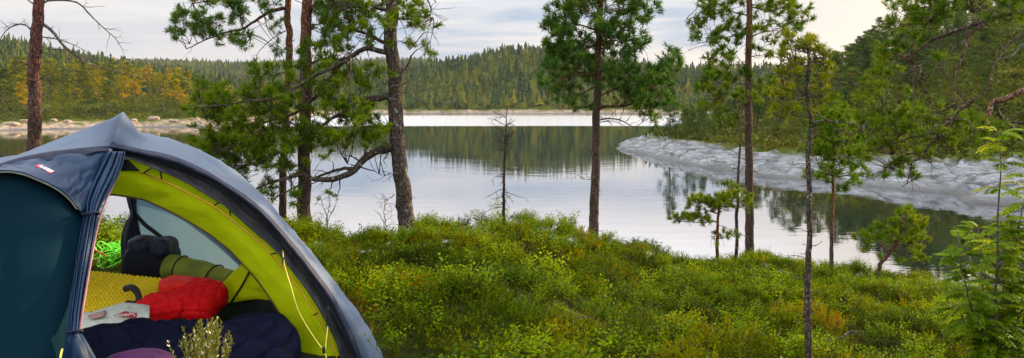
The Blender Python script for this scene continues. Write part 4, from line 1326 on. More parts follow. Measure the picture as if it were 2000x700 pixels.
def build_boulders():
    g = np.random.default_rng(123)
    m = plain_mat('shore_boulder', (.30, .235, .18), .9, .1, (.17, .13, .10), 1.2, .5)
    spots = [(-8, .5), (22, .9), (48, .6), (70, .8), (105, .55), (132, .7), (262, .6), (300, .8), (338, .5), (380, .7), (410, .5)]
    for i, (u, sz) in enumerate(spots):
        d = np.interp(u, [0, 100, 200, 300, 400], [178, 186, 194, 201, 206]) + g.uniform(2, 6)
        x = (u - CX) / F * d; z = gz(x, d)
        U, V = np.meshgrid(np.linspace(0, 2 * math.pi, 20, endpoint=False), np.linspace(-1.5707, 1.5707, 11))
        P = np.stack([np.cos(V) * np.cos(U), np.cos(V) * np.sin(U), np.sin(V)], 2)
        P = np.sign(P) * np.abs(P) ** .7 * (1 + .35 * fbm(P[..., 0] * 1.7 + i * 7, P[..., 1] * 1.7 + P[..., 2] * 2, i, 3))[..., None]
        P = P * sz * np.array([g.uniform(1.2, 2.2), g.uniform(1, 1.4), g.uniform(.6, .9)]) + [x, d, z + .15 * sz]
        mb = MB(); mb.add(P.reshape(-1, 3), grid_faces(20, 11, True), 0)
        o = mb.build('boulder', m, smooth=False)
        tag(o, 'pale boulder on the far left shore ' + ('behind the dead red pine' if u < 140 else 'to the right of the tent peak'), 'boulder', 'boulders along the left far shore')


def build_fallen_twigs():
    g = np.random.default_rng(321)
    for lab, px, d, L in (('grey dead stick lying in heather right of the skinny front pine', 1655, 6.0, .45), ('pale dead twig lying among bilberries left of the skinny front pine', 1490, 5.6, .35),
                          ('bleached dead twig in the heather at lower middle', 1105, 4.6, .3), ('grey fallen stick beside the base of the tall middle pine', 1128, 10.6, .8),
                          ('broken grey branch in front of the rowan', 1845, 4.9, .5)):
        b = ground_at(px, d) + [0, 0, .15]
        a = g.uniform(-.5, .5)
        P = wiggle([b + np.array([-L / 2 * math.cos(a), -L / 2 * math.sin(a), -.04]), b + [0, 0, .02], b + np.array([L / 2 * math.cos(a), L / 2 * math.sin(a), .07])], .008, 14)
        mb = MB(); add_tube(mb, P, taper(14, .009, .003), 6, 0, .05)
        for k in (5, 8, 10):
            add_tube(mb, grow(P[k], unit(P[k + 1] - P[k]) + rand_unit(1)[0] * .9, L * .3, .3, 0, 5), taper(5, .004, .001), 4)
        tag(mb.build('fallen_twig', DEADWOOD), lab, 'stick', 'dead sticks lying on the slope')
# ------------------------------------------------------------------ undergrowth of the near slope
def tpl_bilberry(seed):
    g = np.random.default_rng(seed); V = []; Fc = []; kind = []
    for s in range(8):
        a = g.uniform(0, 6.28); rad = g.uniform(.0, .07); p = np.array([math.cos(a) * rad, math.sin(a) * rad, 0])
        d = np.array([math.cos(a) * .35, math.sin(a) * .35, 1.0]) + g.normal(0, .2, 3) * [1, 1, .2]
        hgt = g.uniform(.11, .21); pts = [p]
        for k in range(4):
            d = d / np.linalg.norm(d); pts.append(pts[-1] + d * hgt / 4); d = d + g.normal(0, .25, 3) * [1, 1, .3]
        w = np.array([.0016, 0, 0])
        b = len(V); V += [pts[0] - w, pts[0] + w, pts[4] + w * .4, pts[4] - w * .4]; Fc.append((b, b + 1, b + 2, b + 3)); kind.append(0)
        for j in range(12):
            t = .25 + .75 * j / 11; i = min(int(t * 4), 3); c = pts[i] + (pts[i + 1] - pts[i]) * (t * 4 - i)
            b_ = j * 2.4 + s; l = g.uniform(.021, .036) * (1.1 - .3 * t)
            ax = np.array([math.cos(b_), math.sin(b_), g.uniform(.0, .7)]); ax /= np.linalg.norm(ax)
            n = np.array([0, 0, 1.]) + g.normal(0, .45, 3); sd = np.cross(ax, n); sd /= np.linalg.norm(sd)
            q = c + ax * .006
            b = len(V); V += [q, q + ax * l * .5 + sd * l * .32, q + ax * l, q + ax * l * .5 - sd * l * .32]; Fc.append((b, b + 1, b + 2, b + 3)); kind.append(1)
    return np.array(V), np.array(Fc), np.repeat(np.array(kind), 4)


def tpl_heather(seed):
    g = np.random.default_rng(seed); V = []; Fc = []; kind = []
    for s in range(13):
        a = g.uniform(0, 6.28); rad = g.uniform(0, .06); p = np.array([math.cos(a) * rad, math.sin(a) * rad, 0])
        d = np.array([math.cos(a) * .6, math.sin(a) * .6, 1.0]); d += g.normal(0, .2, 3); d /= np.linalg.norm(d)
        hgt = g.uniform(.10, .19); tip = p + d * hgt
        w = np.array([.0018, 0, 0]); b = len(V)
        V += [p - w, p + w, tip + w * .4, tip - w * .4]; Fc.append((b, b + 1, b + 2, b + 3)); kind.append(0)
        for j in range(15):
            t = .28 + .72 * j / 14; c = p + d * hgt * t
            if j % 3 == 0: off = g.normal(0, .018, 3) * (1.2 - t)
            c = c + (off if j % 3 else 0)
            u = g.normal(size=3); u /= np.linalg.norm(u); ax = d * .9 + u * .75; ax /= np.linalg.norm(ax)
            l = g.uniform(.013, .026); sd = np.cross(ax, u); sd /= np.linalg.norm(sd) + 1e-9; wd = .0042
            b = len(V); V += [c - sd * wd, c + sd * wd, c + ax * l + sd * wd * .4, c + ax * l - sd * wd * .4]; Fc.append((b, b + 1, b + 2, b + 3)); kind.append(1)
    return np.array(V), np.array(Fc), np.repeat(np.array(kind), 4)


def tpl_grass(seed):
    g = np.random.default_rng(seed); V = []; Fc = []
    for s in range(12):
        a = g.uniform(0, 6.28); p = np.array([math.cos(a), math.sin(a), 0]) * g.uniform(0, .03)
        d = np.array([math.cos(a) * g.uniform(.1, .6), math.sin(a) * g.uniform(.1, .6), 1.]); L = g.uniform(.12, .30)
        sd = np.cross(d, [0, 0, 1.]); sd = sd / (np.linalg.norm(sd) + 1e-9) * .0022
        m = p + d * L * .55; t = p + d * L * np.array([1.35, 1.35, .92])
        b = len(V); V += [p - sd, p + sd, m + sd * .8, m - sd * .8, t + sd * .15, t - sd * .15]; Fc += [(b, b + 1, b + 2, b + 3), (b + 3, b + 2, b + 4, b + 5)]
    return np.array(V), np.array(Fc), np.ones(len(V), int)


def scatter_tpl(mb, tpls, P, sc, var, tilt=.18):
    w = rng.integers(0, len(tpls), len(P))
    for k, (V, Fc, kd) in enumerate(tpls):
        q = P[w == k]; n = len(q)
        if n == 0: continue
        s = sc[w == k][:, None]; v0 = var[w == k]
        a = rng.uniform(0, 6.28, n); ca, sa = np.cos(a)[:, None], np.sin(a)[:, None]
        x = (V[:, 0] * ca - V[:, 1] * sa); y = (V[:, 0] * sa + V[:, 1] * ca); z = V[:, 2] + 0 * x
        tx, ty = rng.normal(0, tilt, n)[:, None], rng.normal(0, tilt, n)[:, None]
        X = (x + z * tx) * s + q[:, :1]; Y = (y + z * ty) * s + q[:, 1:2]; Z = (z - x * tx - y * ty) * s + q[:, 2:3]
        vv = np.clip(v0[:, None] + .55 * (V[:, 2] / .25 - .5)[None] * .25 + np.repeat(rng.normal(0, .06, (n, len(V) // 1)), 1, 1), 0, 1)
        vv = np.where(kd[None] == 0, vv * 0, vv)
        up = np.broadcast_to((kd == 0).astype(float)[None], vv.shape)
        fs = (Fc[None] + (np.arange(n) * len(V))[:, None, None]).reshape(-1, 4)
        mb.add(np.stack([X, Y, Z], 2).reshape(-1, 3), fs, 0, vv.ravel(), up.ravel())


def in_tent(x, y):
    # footprint of the tent and the strip right before it
    poly = np.array([(-3.6, 1.6), (-.27, 1.6), (-.585, 3.42), (-.62, 3.66), (-1.02, 4.5), (-1.6, 4.75), (-3.6, 4.85)])
    return sdist(np.asarray(x, float), np.asarray(y, float), poly) > 0


def build_undergrowth():
    gc = np.random.default_rng(91)
    ny = np.sqrt(gc.uniform(1.8 ** 2, 15 ** 2, 1500)); nx = (gc.uniform(-300, 2200, 1500) - CX) / F * ny
    nr_ = gc.uniform(.20, .46, 1500) * np.interp(ny, [2, 14], [.85, 1.25]); nv = gc.normal(0, 1, 1500); nh = gc.uniform(.35, 1.2, 1500)
    def clump(x, y):
        best = np.full(len(x), -9.); idx = np.zeros(len(x), int)
        for k in range(0, len(nx), 50):
            q = nh[k:k + 50] * (1 - ((x[:, None] - nx[k:k + 50]) ** 2 + (y[:, None] - ny[k:k + 50]) ** 2) / nr_[k:k + 50] ** 2)
            j = q.argmax(1); v = q[np.arange(len(x)), j]
            m = v > best; best[m] = v[m]; idx[m] = j[m] + k
        return np.clip(best, -.6, 1.2), nv[idx]
    def spots(n, dmin, dmax, extra=2.2):
        y = np.sqrt(rng.uniform(dmin ** 2, dmax ** 2, n)); u = rng.uniform(-260, 2160, n)
        x = (u - CX) / F * y
        dc = np.interp(u, CR[:, 0], CR[:, 2])
        ok = (y < dc + extra) & ~in_tent(x, y)
        # the viewer's own feet
        ok &= (y > 2.0)
        x, y, u = x[ok], y[ok], u[ok]
        return x, y, u, near_h(x, y)
    pn = lambda x, y, s, sd: vnoise(x * s, y * s, sd) * .6 + vnoise(x * s * 2.7, y * s * 2.7, sd + 5) * .4
    stops_b = [(0, (.034, .026, .014)), (.16, (.030, .052, .010)), (.40, (.082, .145, .010)), (.6, (.155, .225, .014)), (.8, (.22, .30, .018)), (1, (.26, .22, .02))]
    stops_h = [(0, (.036, .022, .014)), (.22, (.022, .038, .008)), (.45, (.062, .092, .010)), (.64, (.14, .155, .013)), (.82, (.22, .17, .018)), (1, (.28, .105, .026))]
    mb_ = leaf_mat('bilberry_leaf', stops_b, .40, .6, .03, val=.76)
    mh = leaf_mat('heather_sprig', stops_h, .28, .65, .02, val=.72)
    mg = leaf_mat('grass_blade', [(0, (.05, .07, .012)), (.5, (.11, .145, .02)), (1, (.26, .22, .07))], .35, .5, .06, val=.8)
    # bilberry: bright, in drifts
    x, y, u, z = spots(14500, 2.0, 15)
    f = pn(x, y, .75, 3)
    crest = np.interp(u, CR[:, 0], CR[:, 2]) - y
    keep = rng.random(len(x)) < sstep(.36, .58, f) * .85 + .12 + .5 * (crest < 1.4)
    keep &= ~((np.hypot(x - .05, y - 8.8) < .75) & (rng.random(len(x)) < .6))
    cb, cv = clump(x, y)
    keep &= rng.random(len(x)) < np.clip(.34 + cb * 2.2, .26, 1)
    x, y, z, u, f, cb, cv = x[keep], y[keep], z[keep], u[keep], f[keep], cb[keep], cv[keep]
    z = z + .23 * np.clip(cb, 0, 1.2) ** .8
    sc = rng.uniform(.6, 1.05, len(x)) * np.where(rng.random(len(x)) < .08, 1.35, 1) * (.8 + .25 * np.clip(cb, 0, 1))
    var = .40 + .34 * (pn(x, y, .5, 13) - .4) + .11 * cv + .10 * (cb - .4) + rng.normal(0, .08, len(x))
    m = MB(); scatter_tpl(m, [tpl_bilberry(i) for i in range(6)], np.stack([x, y, z - .01], 1), sc, var)
    o = m.build('bilberry_undergrowth', mb_, smooth=False); tag(o, 'bright green bilberry leaves covering the slope', 'undergrowth', kind='stuff')
    # heather: darker, rust patches
    x, y, u, z = spots(9500, 2.0, 14, 1.0)
    f = pn(x, y, .75, 3)
    keep = rng.random(len(x)) < 1 - .75 * sstep(.45, .65, f)
    keep &= ~((np.hypot(x - .05, y - 8.8) < .6) & (rng.random(len(x)) < .5))
    cb, cv = clump(x, y)
    keep &= rng.random(len(x)) < np.clip(.34 + cb * 2.2, .26, 1)
    x, y, z, cb, cv = x[keep], y[keep], z[keep], cb[keep], cv[keep]
    z = z + .21 * np.clip(cb, 0, 1.2) ** .8
    sc = rng.uniform(.6, 1.1, len(x)) * (.8 + .25 * np.clip(cb, 0, 1))
    var = .40 + .10 * cv + .55 * (pn(x, y, .8, 23) - .45) + rng.normal(0, .10, len(x)) + .28 * (vnoise(x * 1.1, y * 1.1, 29) > .70)
    m = MB(); scatter_tpl(m, [tpl_heather(i) for i in range(6)], np.stack([x, y, z - .01], 1), sc, var)
    o = m.build('heather_undergrowth', mh, smooth=False); tag(o, 'dark green and rusty heather covering the slope', 'undergrowth', kind='stuff')
    # grass
    x, y, u, z = spots(900, 2.0, 11, .3)
    keep = rng.random(len(x)) < sstep(.42, .7, pn(x, y, .9, 43)) + .1
    x, y, z = x[keep], y[keep], z[keep]
    m = MB(); scatter_tpl(m, [tpl_grass(i) for i in range(5)], np.stack([x, y, z], 1), rng.uniform(.5, .95, len(x)), .5 + rng.normal(0, .25, len(x)))
    o = m.build('grass_undergrowth', mg, smooth=False); tag(o, 'thin grass blades between heather and bilberry', 'grass', kind='stuff')

    # heather sprig that stands right in front of the tent opening
    root = thing('heather_plant', 'single heather plant with pale flower tips in front of the tent opening', 'plant', ground_at(405, 2.42))
    g = rng
    wood = MB(); leaf = MB(); fl = MB()
    base = np.array(root.location) - [0, 0, .03]
    for k in range(64):
        px = 405 + g.normal(0, 27); py = 668 - 42 * math.exp(-((px - 410) / 46) ** 2) + g.uniform(-10, 34)
        if k < 3: px, py = (358, 452, 432)[k], (640, 655, 628)[k]
        tip = at(px, py, 2.42 + g.normal(0, .05))
        P = catmull([base + g.normal(0, .02, 3) * [1, 1, 0], (base + tip) / 2 + np.array([(tip[0] - base[0]) * -.15, 0, 0]), tip], 12)
        add_tube(wood, P, taper(12, .0016, .0006), 4)
        for j in range(150):
            t = g.uniform(.35, 1); i = min(int(t * 11), 10); c = P[i] + (P[i + 1] - P[i]) * (t * 11 - i)
            ax = unit(unit(P[i + 1] - P[i]) * .9 + rand_unit(1)[0] * .8); sd = unit(np.cross(ax, rand_unit(1)[0])); l = g.uniform(.006, .013)
            tgt = fl if (t > .72 and g.random() < .07) else leaf
            w = .0012 if tgt is leaf else .0024
            tgt.add(np.array([c - sd * w, c + sd * w, c + ax * l + sd * w * .6, c + ax * l - sd * w * .6]), [[0, 1, 2, 3]], 0, np.clip(.62 + g.normal(0, .14), 0, 1))
    wood.build('stem', plain_mat('heather_wood', (.07, .045, .03), .8), root)
    leaf.build('foliage', leaf_mat('heather_plant_leaf', [(0, (.03, .045, .008)), (.5, (.10, .12, .014)), (1, (.22, .21, .03))], .3), root, smooth=False)
    fl.build('blossom', plain_mat('heather_flower', (.55, .46, .36), .7, .2, (.45, .42, .22)), root, smooth=False)
# ------------------------------------------------------------------ tent
def px3(pts): return np.array([at(*p) for p in pts])


def wrinkle(G, amp, fu, fv, seed, dirn=None):
    N = grid_normals(G)
    nv, nu = G.shape[:2]
    U, V = np.meshgrid(np.linspace(0, 1, nu), np.linspace(0, 1, nv))
    w = fbm(U * fu, V * fv, seed, 4)
    edge = np.minimum(np.minimum(U, 1 - U), np.minimum(V, 1 - V))
    return G + N * (w * amp * np.clip(edge * 12, 0, 1))[..., None]


def cloth(name, rows, nu, nv, mat, parent, amp=.006, fu=4, fv=6, seed=1, thick=.003, calm=None):
    G0 = patch_grid([px3(r) for r in rows], nu, nv)
    G = wrinkle(G0, amp, fu, fv, seed)
    if calm:                                                   # stiff where a patch is sewn on
        w = np.exp(-((np.linalg.norm(G0 - at(*calm[:3]), axis=2)) / calm[3]) ** 4)[..., None]
        G = G * (1 - w) + G0 * w
    mb = MB(); add_grid(mb, G, 0, .5, thick)
    return mb.build(name, mat, parent), G


def cord(name, pts, r, mat, parent, n=24, sides=6):
    mb = MB(); add_tube(mb, catmull(px3(pts), n), r, sides)
    return mb.build(name, mat, parent)


def build_tent():
    fl = fabric_mat('fly_fabric_grey', (.15, .195, .285), .5, .66, .22, (.125, .165, .24), .3, (.50, .56, .64), scale=5)
    flp = fabric_mat('fly_fabric_pale', (.31, .33, .37), .25, .5, .45, (.26, .28, .32), .3, scale=8)
    bl = fabric_mat('fly_fabric_blue', (.010, .034, .085), .10, .45, .22, (.006, .022, .058), .35, scale=8)
    nav = fabric_mat('pole_sleeve_navy', (.016, .022, .048), .03, .65, .2, (.010, .014, .03), .3, scale=18)
    sheer = fabric_mat('storm_flap_charcoal', (.030, .033, .040), .08, .6, .25, (.018, .02, .025), .5, scale=14)
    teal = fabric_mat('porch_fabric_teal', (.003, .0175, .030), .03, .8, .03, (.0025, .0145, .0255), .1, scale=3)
    lime = fabric_mat('inner_fabric_lime', (.72, .84, .012), .5, .5, .15, (.66, .79, .010), .3, (.9, .95, .02), scale=7)
    trim = plain_mat('lime_edge_trim', (.10, .065, .02), .6)
    orange = plain_mat('seam_orange', (.50, .26, .02), .6)
    backw = fabric_mat('rear_fabric_blue_grey', (.20, .28, .34), .62, .6, .3, (.17, .25, .31), .12, (.36, .48, .56), scale=3)
    pink = plain_mat('zip_tape', (.30, .12, .17), .5)
    cordm = plain_mat('guy_cord_yellow', (.72, .62, .12), .6)
    blk = plain_mat('black_webbing', (.012, .012, .014), .6)
    dkfl = fabric_mat('tub_floor', (.012, .022, .014), .0, .6, .35, (.008, .014, .010), .5, scale=9)

    root = thing('tent', 'grey and lime green dome tent with its front door open', 'tent', ground_at(330, 3.0))
    root.location.x = -1.4; root.location.y = 3.5
    # roof right of the peak: front edge -> crest -> rear
    B = [(216, 283, 2.92), (260, 290, 2.94), (290, 296, 2.96), (320, 302, 2.98), (350, 311, 3.0), (380, 324, 3.03), (410, 339, 3.05), (440, 358, 3.08), (484, 386, 3.12), (518, 416, 3.16), (556, 457, 3.2), (600, 511, 3.26), (644, 569, 3.32), (673, 622, 3.36), (702, 690, 3.40), (716, 740, 3.42)]
    C = [(241, 219, 3.0), (257, 240, 3.07), (274, 259, 3.15), (290, 263, 3.22), (320, 269, 3.28), (350, 278, 3.32), (380, 290, 3.36), (410, 303, 3.40), (440, 321, 3.43), (488, 358, 3.46), (522, 392, 3.48), (561, 438, 3.5), (600, 484, 3.5), (639, 536, 3.5), (673, 578, 3.49), (712, 632, 3.48), (744, 688, 3.47), (752, 720, 3.47)]
    def between(P, Q, t, bulge, n=18):
        p = catmull(P, n); q = catmull(Q, n)
        return [(p[i][0] * (1 - t) + q[i][0] * t, p[i][1] * (1 - t) + q[i][1] * t, p[i][2] * (1 - t) + q[i][2] * t - bulge) for i in range(n)]
    Bm = between(B, C, .5, .035)
    D = [(250, 262, 3.7), (285, 286, 3.8), (335, 300, 3.9), (380, 322, 4.0), (424, 350, 4.1), (505, 430, 4.1), (555, 490, 4.05), (600, 552, 3.9), (655, 630, 3.7), (722, 690, 3.52), (740, 730, 3.5)]
    E = [(262, 330, 4.5), (295, 345, 4.55), (340, 362, 4.6), (380, 382, 4.65), (420, 410, 4.65), (478, 472, 4.6), (520, 528, 4.5), (565, 590, 4.3), (620, 650, 4.0), (690, 696, 3.65), (720, 740, 3.6)]
    mb = MB()
    # peak facet: sharp, meets the hump in a crease
    G = patch_grid([px3(B), px3(Bm), px3(C), px3(D), px3(E)], 90, 44)
    G = wrinkle(G, .010, 14, 3, 4)
    G = wrinkle(G, .006, 46, 1.6, 44)
    add_grid(mb, G, 0, .5, .003)
    roofr = mb.build('fly_roof', fl, root)
    # crease seam down from the peak
    cord('roof_seam', [(241, 219, 2.995), (229, 256, 2.955), (216, 290, 2.905)], .004, nav, root)
    # the strip on the outside of the roof edge: navy pole sleeve
    Bl = [(218, 290, 2.91), (255, 299, 2.925), (290, 308, 2.945), (320, 315, 2.96), (350, 324, 2.985), (380, 337, 3.01), (425, 359, 3.05), (480, 397, 3.10), (517, 427, 3.14), (556, 475, 3.185), (600, 529, 3.24), (639, 584, 3.30), (673, 648, 3.345), (696, 702, 3.385), (708, 745, 3.40)]
    Bx = between(B, Bl, .5, .016)
    mb = MB(); Gs = patch_grid([px3([(x, y - 1.5, d - .004) for x, y, d in B]), px3(Bx), px3(Bl)], 110, 9)
    Gs = wrinkle(Gs, .0025, 60, 2, 31); add_grid(mb, Gs, 0, .5, .003)
    mb.build('pole_sleeve', nav, root)
    # charcoal storm flap hanging below the sleeve
    A = [(222, 305, 2.90), (260, 313, 2.915), (296, 328, 2.94), (332, 342, 2.97), (368, 360, 3.0), (404, 382, 3.035), (434, 399, 3.065), (454, 416, 3.085), (488, 446, 3.12), (537, 489, 3.165), (556, 512, 3.19), (600, 569, 3.245), (634, 625, 3.295), (654, 664, 3.33), (666, 702, 3.35), (676, 745, 3.37)]
    S = [(x, y - 2, d + .006) for x, y, d in Bl]
    M_ = between(S, A, .5, -.028)
    cloth('storm_flap', [S, M_, A], 110, 20, sheer, root, .014, 26, 2.5, 8)
    # pale foot panel: stitched hem where the roof corner is pegged
    cord('corner_seam', [(668, 596, 3.415), (690, 634, 3.43), (712, 668, 3.44), (742, 689, 3.455)], .003, plain_mat('hem_grey', (.12, .13, .15), .6), roofr, 14)

    # inner lime arch with its door edge
    Y1 = [(x, y - (7 if x > 300 else 3), d + .05) for x, y, d in A]
    Y1[0] = (240, 312, 2.965)
    Y2 = [(196, 381, 3.02), (222, 381, 3.035), (245, 384, 3.05), (275, 389, 3.07), (305, 401, 3.09), (335, 415, 3.11), (390, 446, 3.165), (440, 482, 3.215), (469, 511, 3.25), (498, 543, 3.29), (527, 583, 3.34), (556, 630, 3.40), (581, 674, 3.45), (593, 702, 3.47), (606, 745, 3.49)]
    Ym = between(Y1, Y2, .5, .03)
    inner, GI = cloth('inner_tent', [Y1, Ym, Y2], 90, 26, lime, root, .008, 20, 3, 12)
    cord('door_edge', [(x, y, d - .008) for x, y, d in Y2], .0042, trim, inner, 60)
    cord('seam', [(236, 336, 2.99), (275, 338, 2.985), (296, 345, 2.985), (326, 357, 2.995), (368, 378, 3.02), (410, 399, 3.055), (440, 420, 3.085), (480, 452, 3.125), (513, 480, 3.155), (556, 528, 3.205), (605, 595, 3.265), (644, 662, 3.33), (662, 712, 3.36)], .0034, orange, inner, 70)
    # grey gable net at the top of the inner tent
    cloth('gable_net', [[(236, 310, 2.94), (243, 311, 2.94), (251, 313, 2.945)], [(235, 334, 2.955), (254, 334, 2.955), (274, 335, 2.955)]], 14, 6, sheer, inner, .001, 2, 2, 3, .002)
    # far wall of the tent: pale see-through fabric, lit from behind
    cloth('rear_wall', [[(264, 360, 4.45), (330, 372, 4.5), (400, 420, 4.5), (468, 480, 4.45), (500, 520, 4.35), (560, 600, 4.1)], [(266, 440, 4.5), (330, 460, 4.55), (400, 490, 4.55), (460, 530, 4.5), (500, 560, 4.4), (560, 640, 4.15)],
                         [(268, 570, 4.6), (330, 572, 4.6), (400, 576, 4.6), (460, 580, 4.5), (510, 600, 4.4), (560, 680, 4.2)]], 40, 24, backw, root, .008, 3, 3, 14)
    # lower right inner wall, lime, with a dark rib
    iw, _ = cloth('inner_wall', [[(476, 512, 3.62), (500, 534, 3.55), (524, 560, 3.5), (548, 584, 3.46)], [(440, 548, 3.85), (475, 566, 3.72), (515, 574, 3.62), (552, 588, 3.52)], [(405, 590, 4.05), (445, 592, 3.9), (505, 584, 3.72), (556, 592, 3.56)]], 26, 18, lime, root, .012, 4, 4, 15)
    cord('inner_rib', [(489, 527, 3.565), (474, 556, 3.69), (452, 590, 3.86)], .006, blk, iw, 14)
    # tub floor: dark, turned up at the right side
    mb = MB()
    z0 = 5.795
    fx = [(-3.0, 2.55), (-1.62, 2.6), (-.72, 3.36), (-.98, 4.3), (-1.9, 4.75), (-3.0, 4.8)]
    add_grid(mb, patch_grid([[(x, y, z0) for x, y in ((-2.95, 2.6), (-2.1, 2.62), (-1.5, 2.75), (-.78, 3.4))], [(x, y, z0) for x, y in ((-2.95, 3.6), (-2.2, 3.7), (-1.6, 3.7), (-.9, 3.75))], [(x, y, z0 + .002) for x, y in ((-2.9, 4.8), (-2.2, 4.8), (-1.6, 4.7), (-1.1, 4.3))]], 20, 20), 0, .5, .004)
    mb.build('groundsheet', dkfl, root)
    cloth('tub_wall', [[(404, 586, 4.1), (450, 586, 3.95), (505, 578, 3.75), (560, 588, 3.58), (598, 690, 3.5)], [(398, 618, 4.12), (450, 620, 3.97), (510, 618, 3.78), (566, 640, 3.6), (605, 720, 3.5)], [(400, 640, 4.08), (455, 650, 3.95), (520, 668, 3.75), (575, 690, 3.56), (612, 760, 3.45)]], 30, 14, dkfl, root, .012, 5, 3, 17)

    # left: pale roof facet, navy seam band, blue front facet
    T1 = [(-120, 352, 2.55), (-40, 328, 2.66), (0, 315, 2.72), (40, 302, 2.78), (80, 286, 2.84), (140, 262, 2.92), (190, 243, 2.96), (222, 230, 2.985), (241, 219, 3.0)]
    S1 = [(-120, 372, 2.45), (-40, 340, 2.54), (0, 325, 2.58), (48, 311, 2.64), (100, 301, 2.71), (150, 295, 2.79), (190, 291, 2.86), (206, 290, 2.895), (215, 290, 2.915)]
    Tm = [((a[0] + b[0]) / 2, (a[1] + b[1]) / 2 + 1.5, (a[2] + b[2]) / 2) for a, b in zip(T1, S1)]
    cloth('fly_roof', [T1, Tm, S1], 50, 14, fl, root, .006, 6, 3, 21)
    R1 = [(-130, 360, 2.7), (-50, 338, 2.9), (0, 330, 3.1), (40, 325, 3.3), (80, 318, 3.5), (140, 300, 3.6), (190, 285, 3.6), (225, 272, 3.65), (248, 262, 3.7)]
    R2 = [(-160, 520, 3.6), (-80, 500, 3.9), (-20, 480, 4.2), (30, 450, 4.4), (80, 420, 4.5), (130, 395, 4.5), (180, 375, 4.5), (225, 352, 4.5), (262, 334, 4.5)]
    cloth('rear_roof', [T1, R1, R2], 40, 16, fl, root, .006, 6, 3, 22)
    mb = MB(); sm = catmull(px3(S1), 50)
    low = catmull(px3([(x, y + (14 if x < 190 else 6), d - .02) for x, y, d in S1]), 50)
    upp = catmull(px3([(x, y - 3, d + .004) for x, y, d in S1]), 50)
    add_grid(mb, patch_grid([upp + [0, -.006, .003], sm + [0, -.016, 0], low + [0, -.008, 0]], 50, 7), 0, .5, .003)
    mb.build('pole_sleeve', nav, root)
    BR = [(-120, 385, 2.36), (-40, 350, 2.44), (0, 334, 2.47), (40, 337, 2.50), (80, 352, 2.54), (112, 368, 2.58), (136, 388, 2.62), (150, 406, 2.65), (160, 420, 2.68)]
    S2 = [(x, y + 4, d - .008) for x, y, d in S1[:-1]] + [(222, 304, 2.91)]
    F1 = [(-120, 377, 2.41), (-40, 344, 2.49), (0, 330, 2.52), (46, 326, 2.565), (94, 330, 2.62), (138, 338, 2.69), (170, 346, 2.76), (190, 352, 2.80), (202, 358, 2.83)]
    bf, GF = cloth('front_panel', [S2, F1, BR], 80, 36, bl, root, .017, 13, 3.5, 24, calm=(88, 331, 2.58, .085))
    cord('brim_piping', [(x, y + 3, d + .004) for x, y, d in BR[1:-1]], .0032, plain_mat('brim_tape', (.22, .25, .21), .6), bf, 40)
    # woven label
    Lc = [(70, 324.5), (75, 321), (106, 335.5), (97, 338.5)]
    def on_front(px, py):
        # nearest point of the panel that is seen at that pixel
        P = GF.reshape(-1, 3); u = CX + F * P[:, 0] / P[:, 1]; v = HZ + (H - P[:, 2]) / P[:, 1] * F
        k = np.argsort((u - px) ** 2 + (v - py) ** 2)[:4]
        return at(px, py, P[k, 1].mean() - .006)
    c0, c1, c2, c3 = [on_front(*p) for p in ((69.5, 324.5), (76, 320.5), (106, 335.5), (97, 339))]
    def bil(a, b): return (c0 * (1 - a) + c3 * a) * (1 - b) + (c1 * (1 - a) + c2 * a) * b
    def plate(a0, a1, b0, b1, lift):
        v = [bil(a0, b0), bil(a1, b0), bil(a1, b1), bil(a0, b1)]
        n = unit(np.cross(v[1] - v[0], v[3] - v[0])); n = n if n[1] < 0 else -n
        v = np.array(v) + n * lift
        V = np.vstack([v, v - n * .0012])
        return V, [[0, 1, 2, 3], [7, 6, 5, 4], [0, 4, 5, 1], [1, 5, 6, 2], [2, 6, 7, 3], [3, 7, 4, 0]]
    mb = MB(); mb.add(*plate(0, 1, 0, 1, 0)); lab = mb.build('label_patch', plain_mat('label_red', (.50, .015, .07), .6), bf, smooth=False)
    mb = MB(); mb.add(*plate(.17, .97, .24, .93, .0025)); wf = mb.build('label_field', plain_mat('label_white', (.75, .75, .78), .6, .3, (.70, .70, .74)), lab, smooth=False)
    mb = MB()
    for a0, a1, b0, b1 in ((.24, .27, .4, .8), (.30, .33, .4, .8), (.36, .39, .45, .8), (.42, .48, .4, .47), (.42, .44, .4, .8), (.52, .55, .4, .8), (.59, .65, .4, .46), (.59, .61, .4, .75), (.69, .72, .42, .78), (.77, .82, .42, .48), (.80, .82, .42, .78)):
        mb.add(*plate(a0, a1, b0, b1, .0040))
    mb.build('label_lettering', plain_mat('label_ink', (.10, .09, .13), .6), lab, smooth=False)

    # gathered door curtain hanging at the left of the opening
    rowsy = [296, 320, 345, 370, 395, 412, 422, 440, 470, 510, 560, 610, 640, 648]
    lx = np.interp(rowsy, [296, 330, 360, 390, 412, 422, 450, 500, 550, 600, 648], [200, 176, 162, 153, 158, 161, 155, 147, 140, 133, 131])
    rx = np.interp(rowsy, [296, 330, 360, 390, 412, 422, 450, 500, 550, 600, 648], [244, 238, 222, 205, 194, 191, 187, 178, 170, 163, 157])
    dd = np.interp(rowsy, [296, 400, 422, 648], [2.90, 2.74, 2.71, 2.56])
    rows = []
    nu = 64
    g = np.random.default_rng(5)
    ph = g.uniform(0, 6.28, 6)
    for y, a, b, d in zip(rowsy, lx, rx, dd):
        u = np.linspace(0, 1, nu)
        fold = .5 * np.sin(u * 6.28 * 4.5 + ph[0] + y * .008) + .35 * np.sin(u * 6.28 * 7.3 + ph[1] - y * .012) + .25 * np.sin(u * 6.28 * 2.2 + ph[2] + y * .01)
        w = (b - a) / 46
        rows.append(np.array([at(a + (b - a) * t, y, d - .035 * math.sin(t * math.pi) + f * .014 * min(1, w + .2)) for t, f in zip(u, fold)]))
    rows = np.array(rows)
    Gc = np.array([catmull(rows[:, i], 60) for i in range(nu)]).transpose(1, 0, 2)
    mb = MB(); add_grid(mb, Gc, 0, .5, .003)
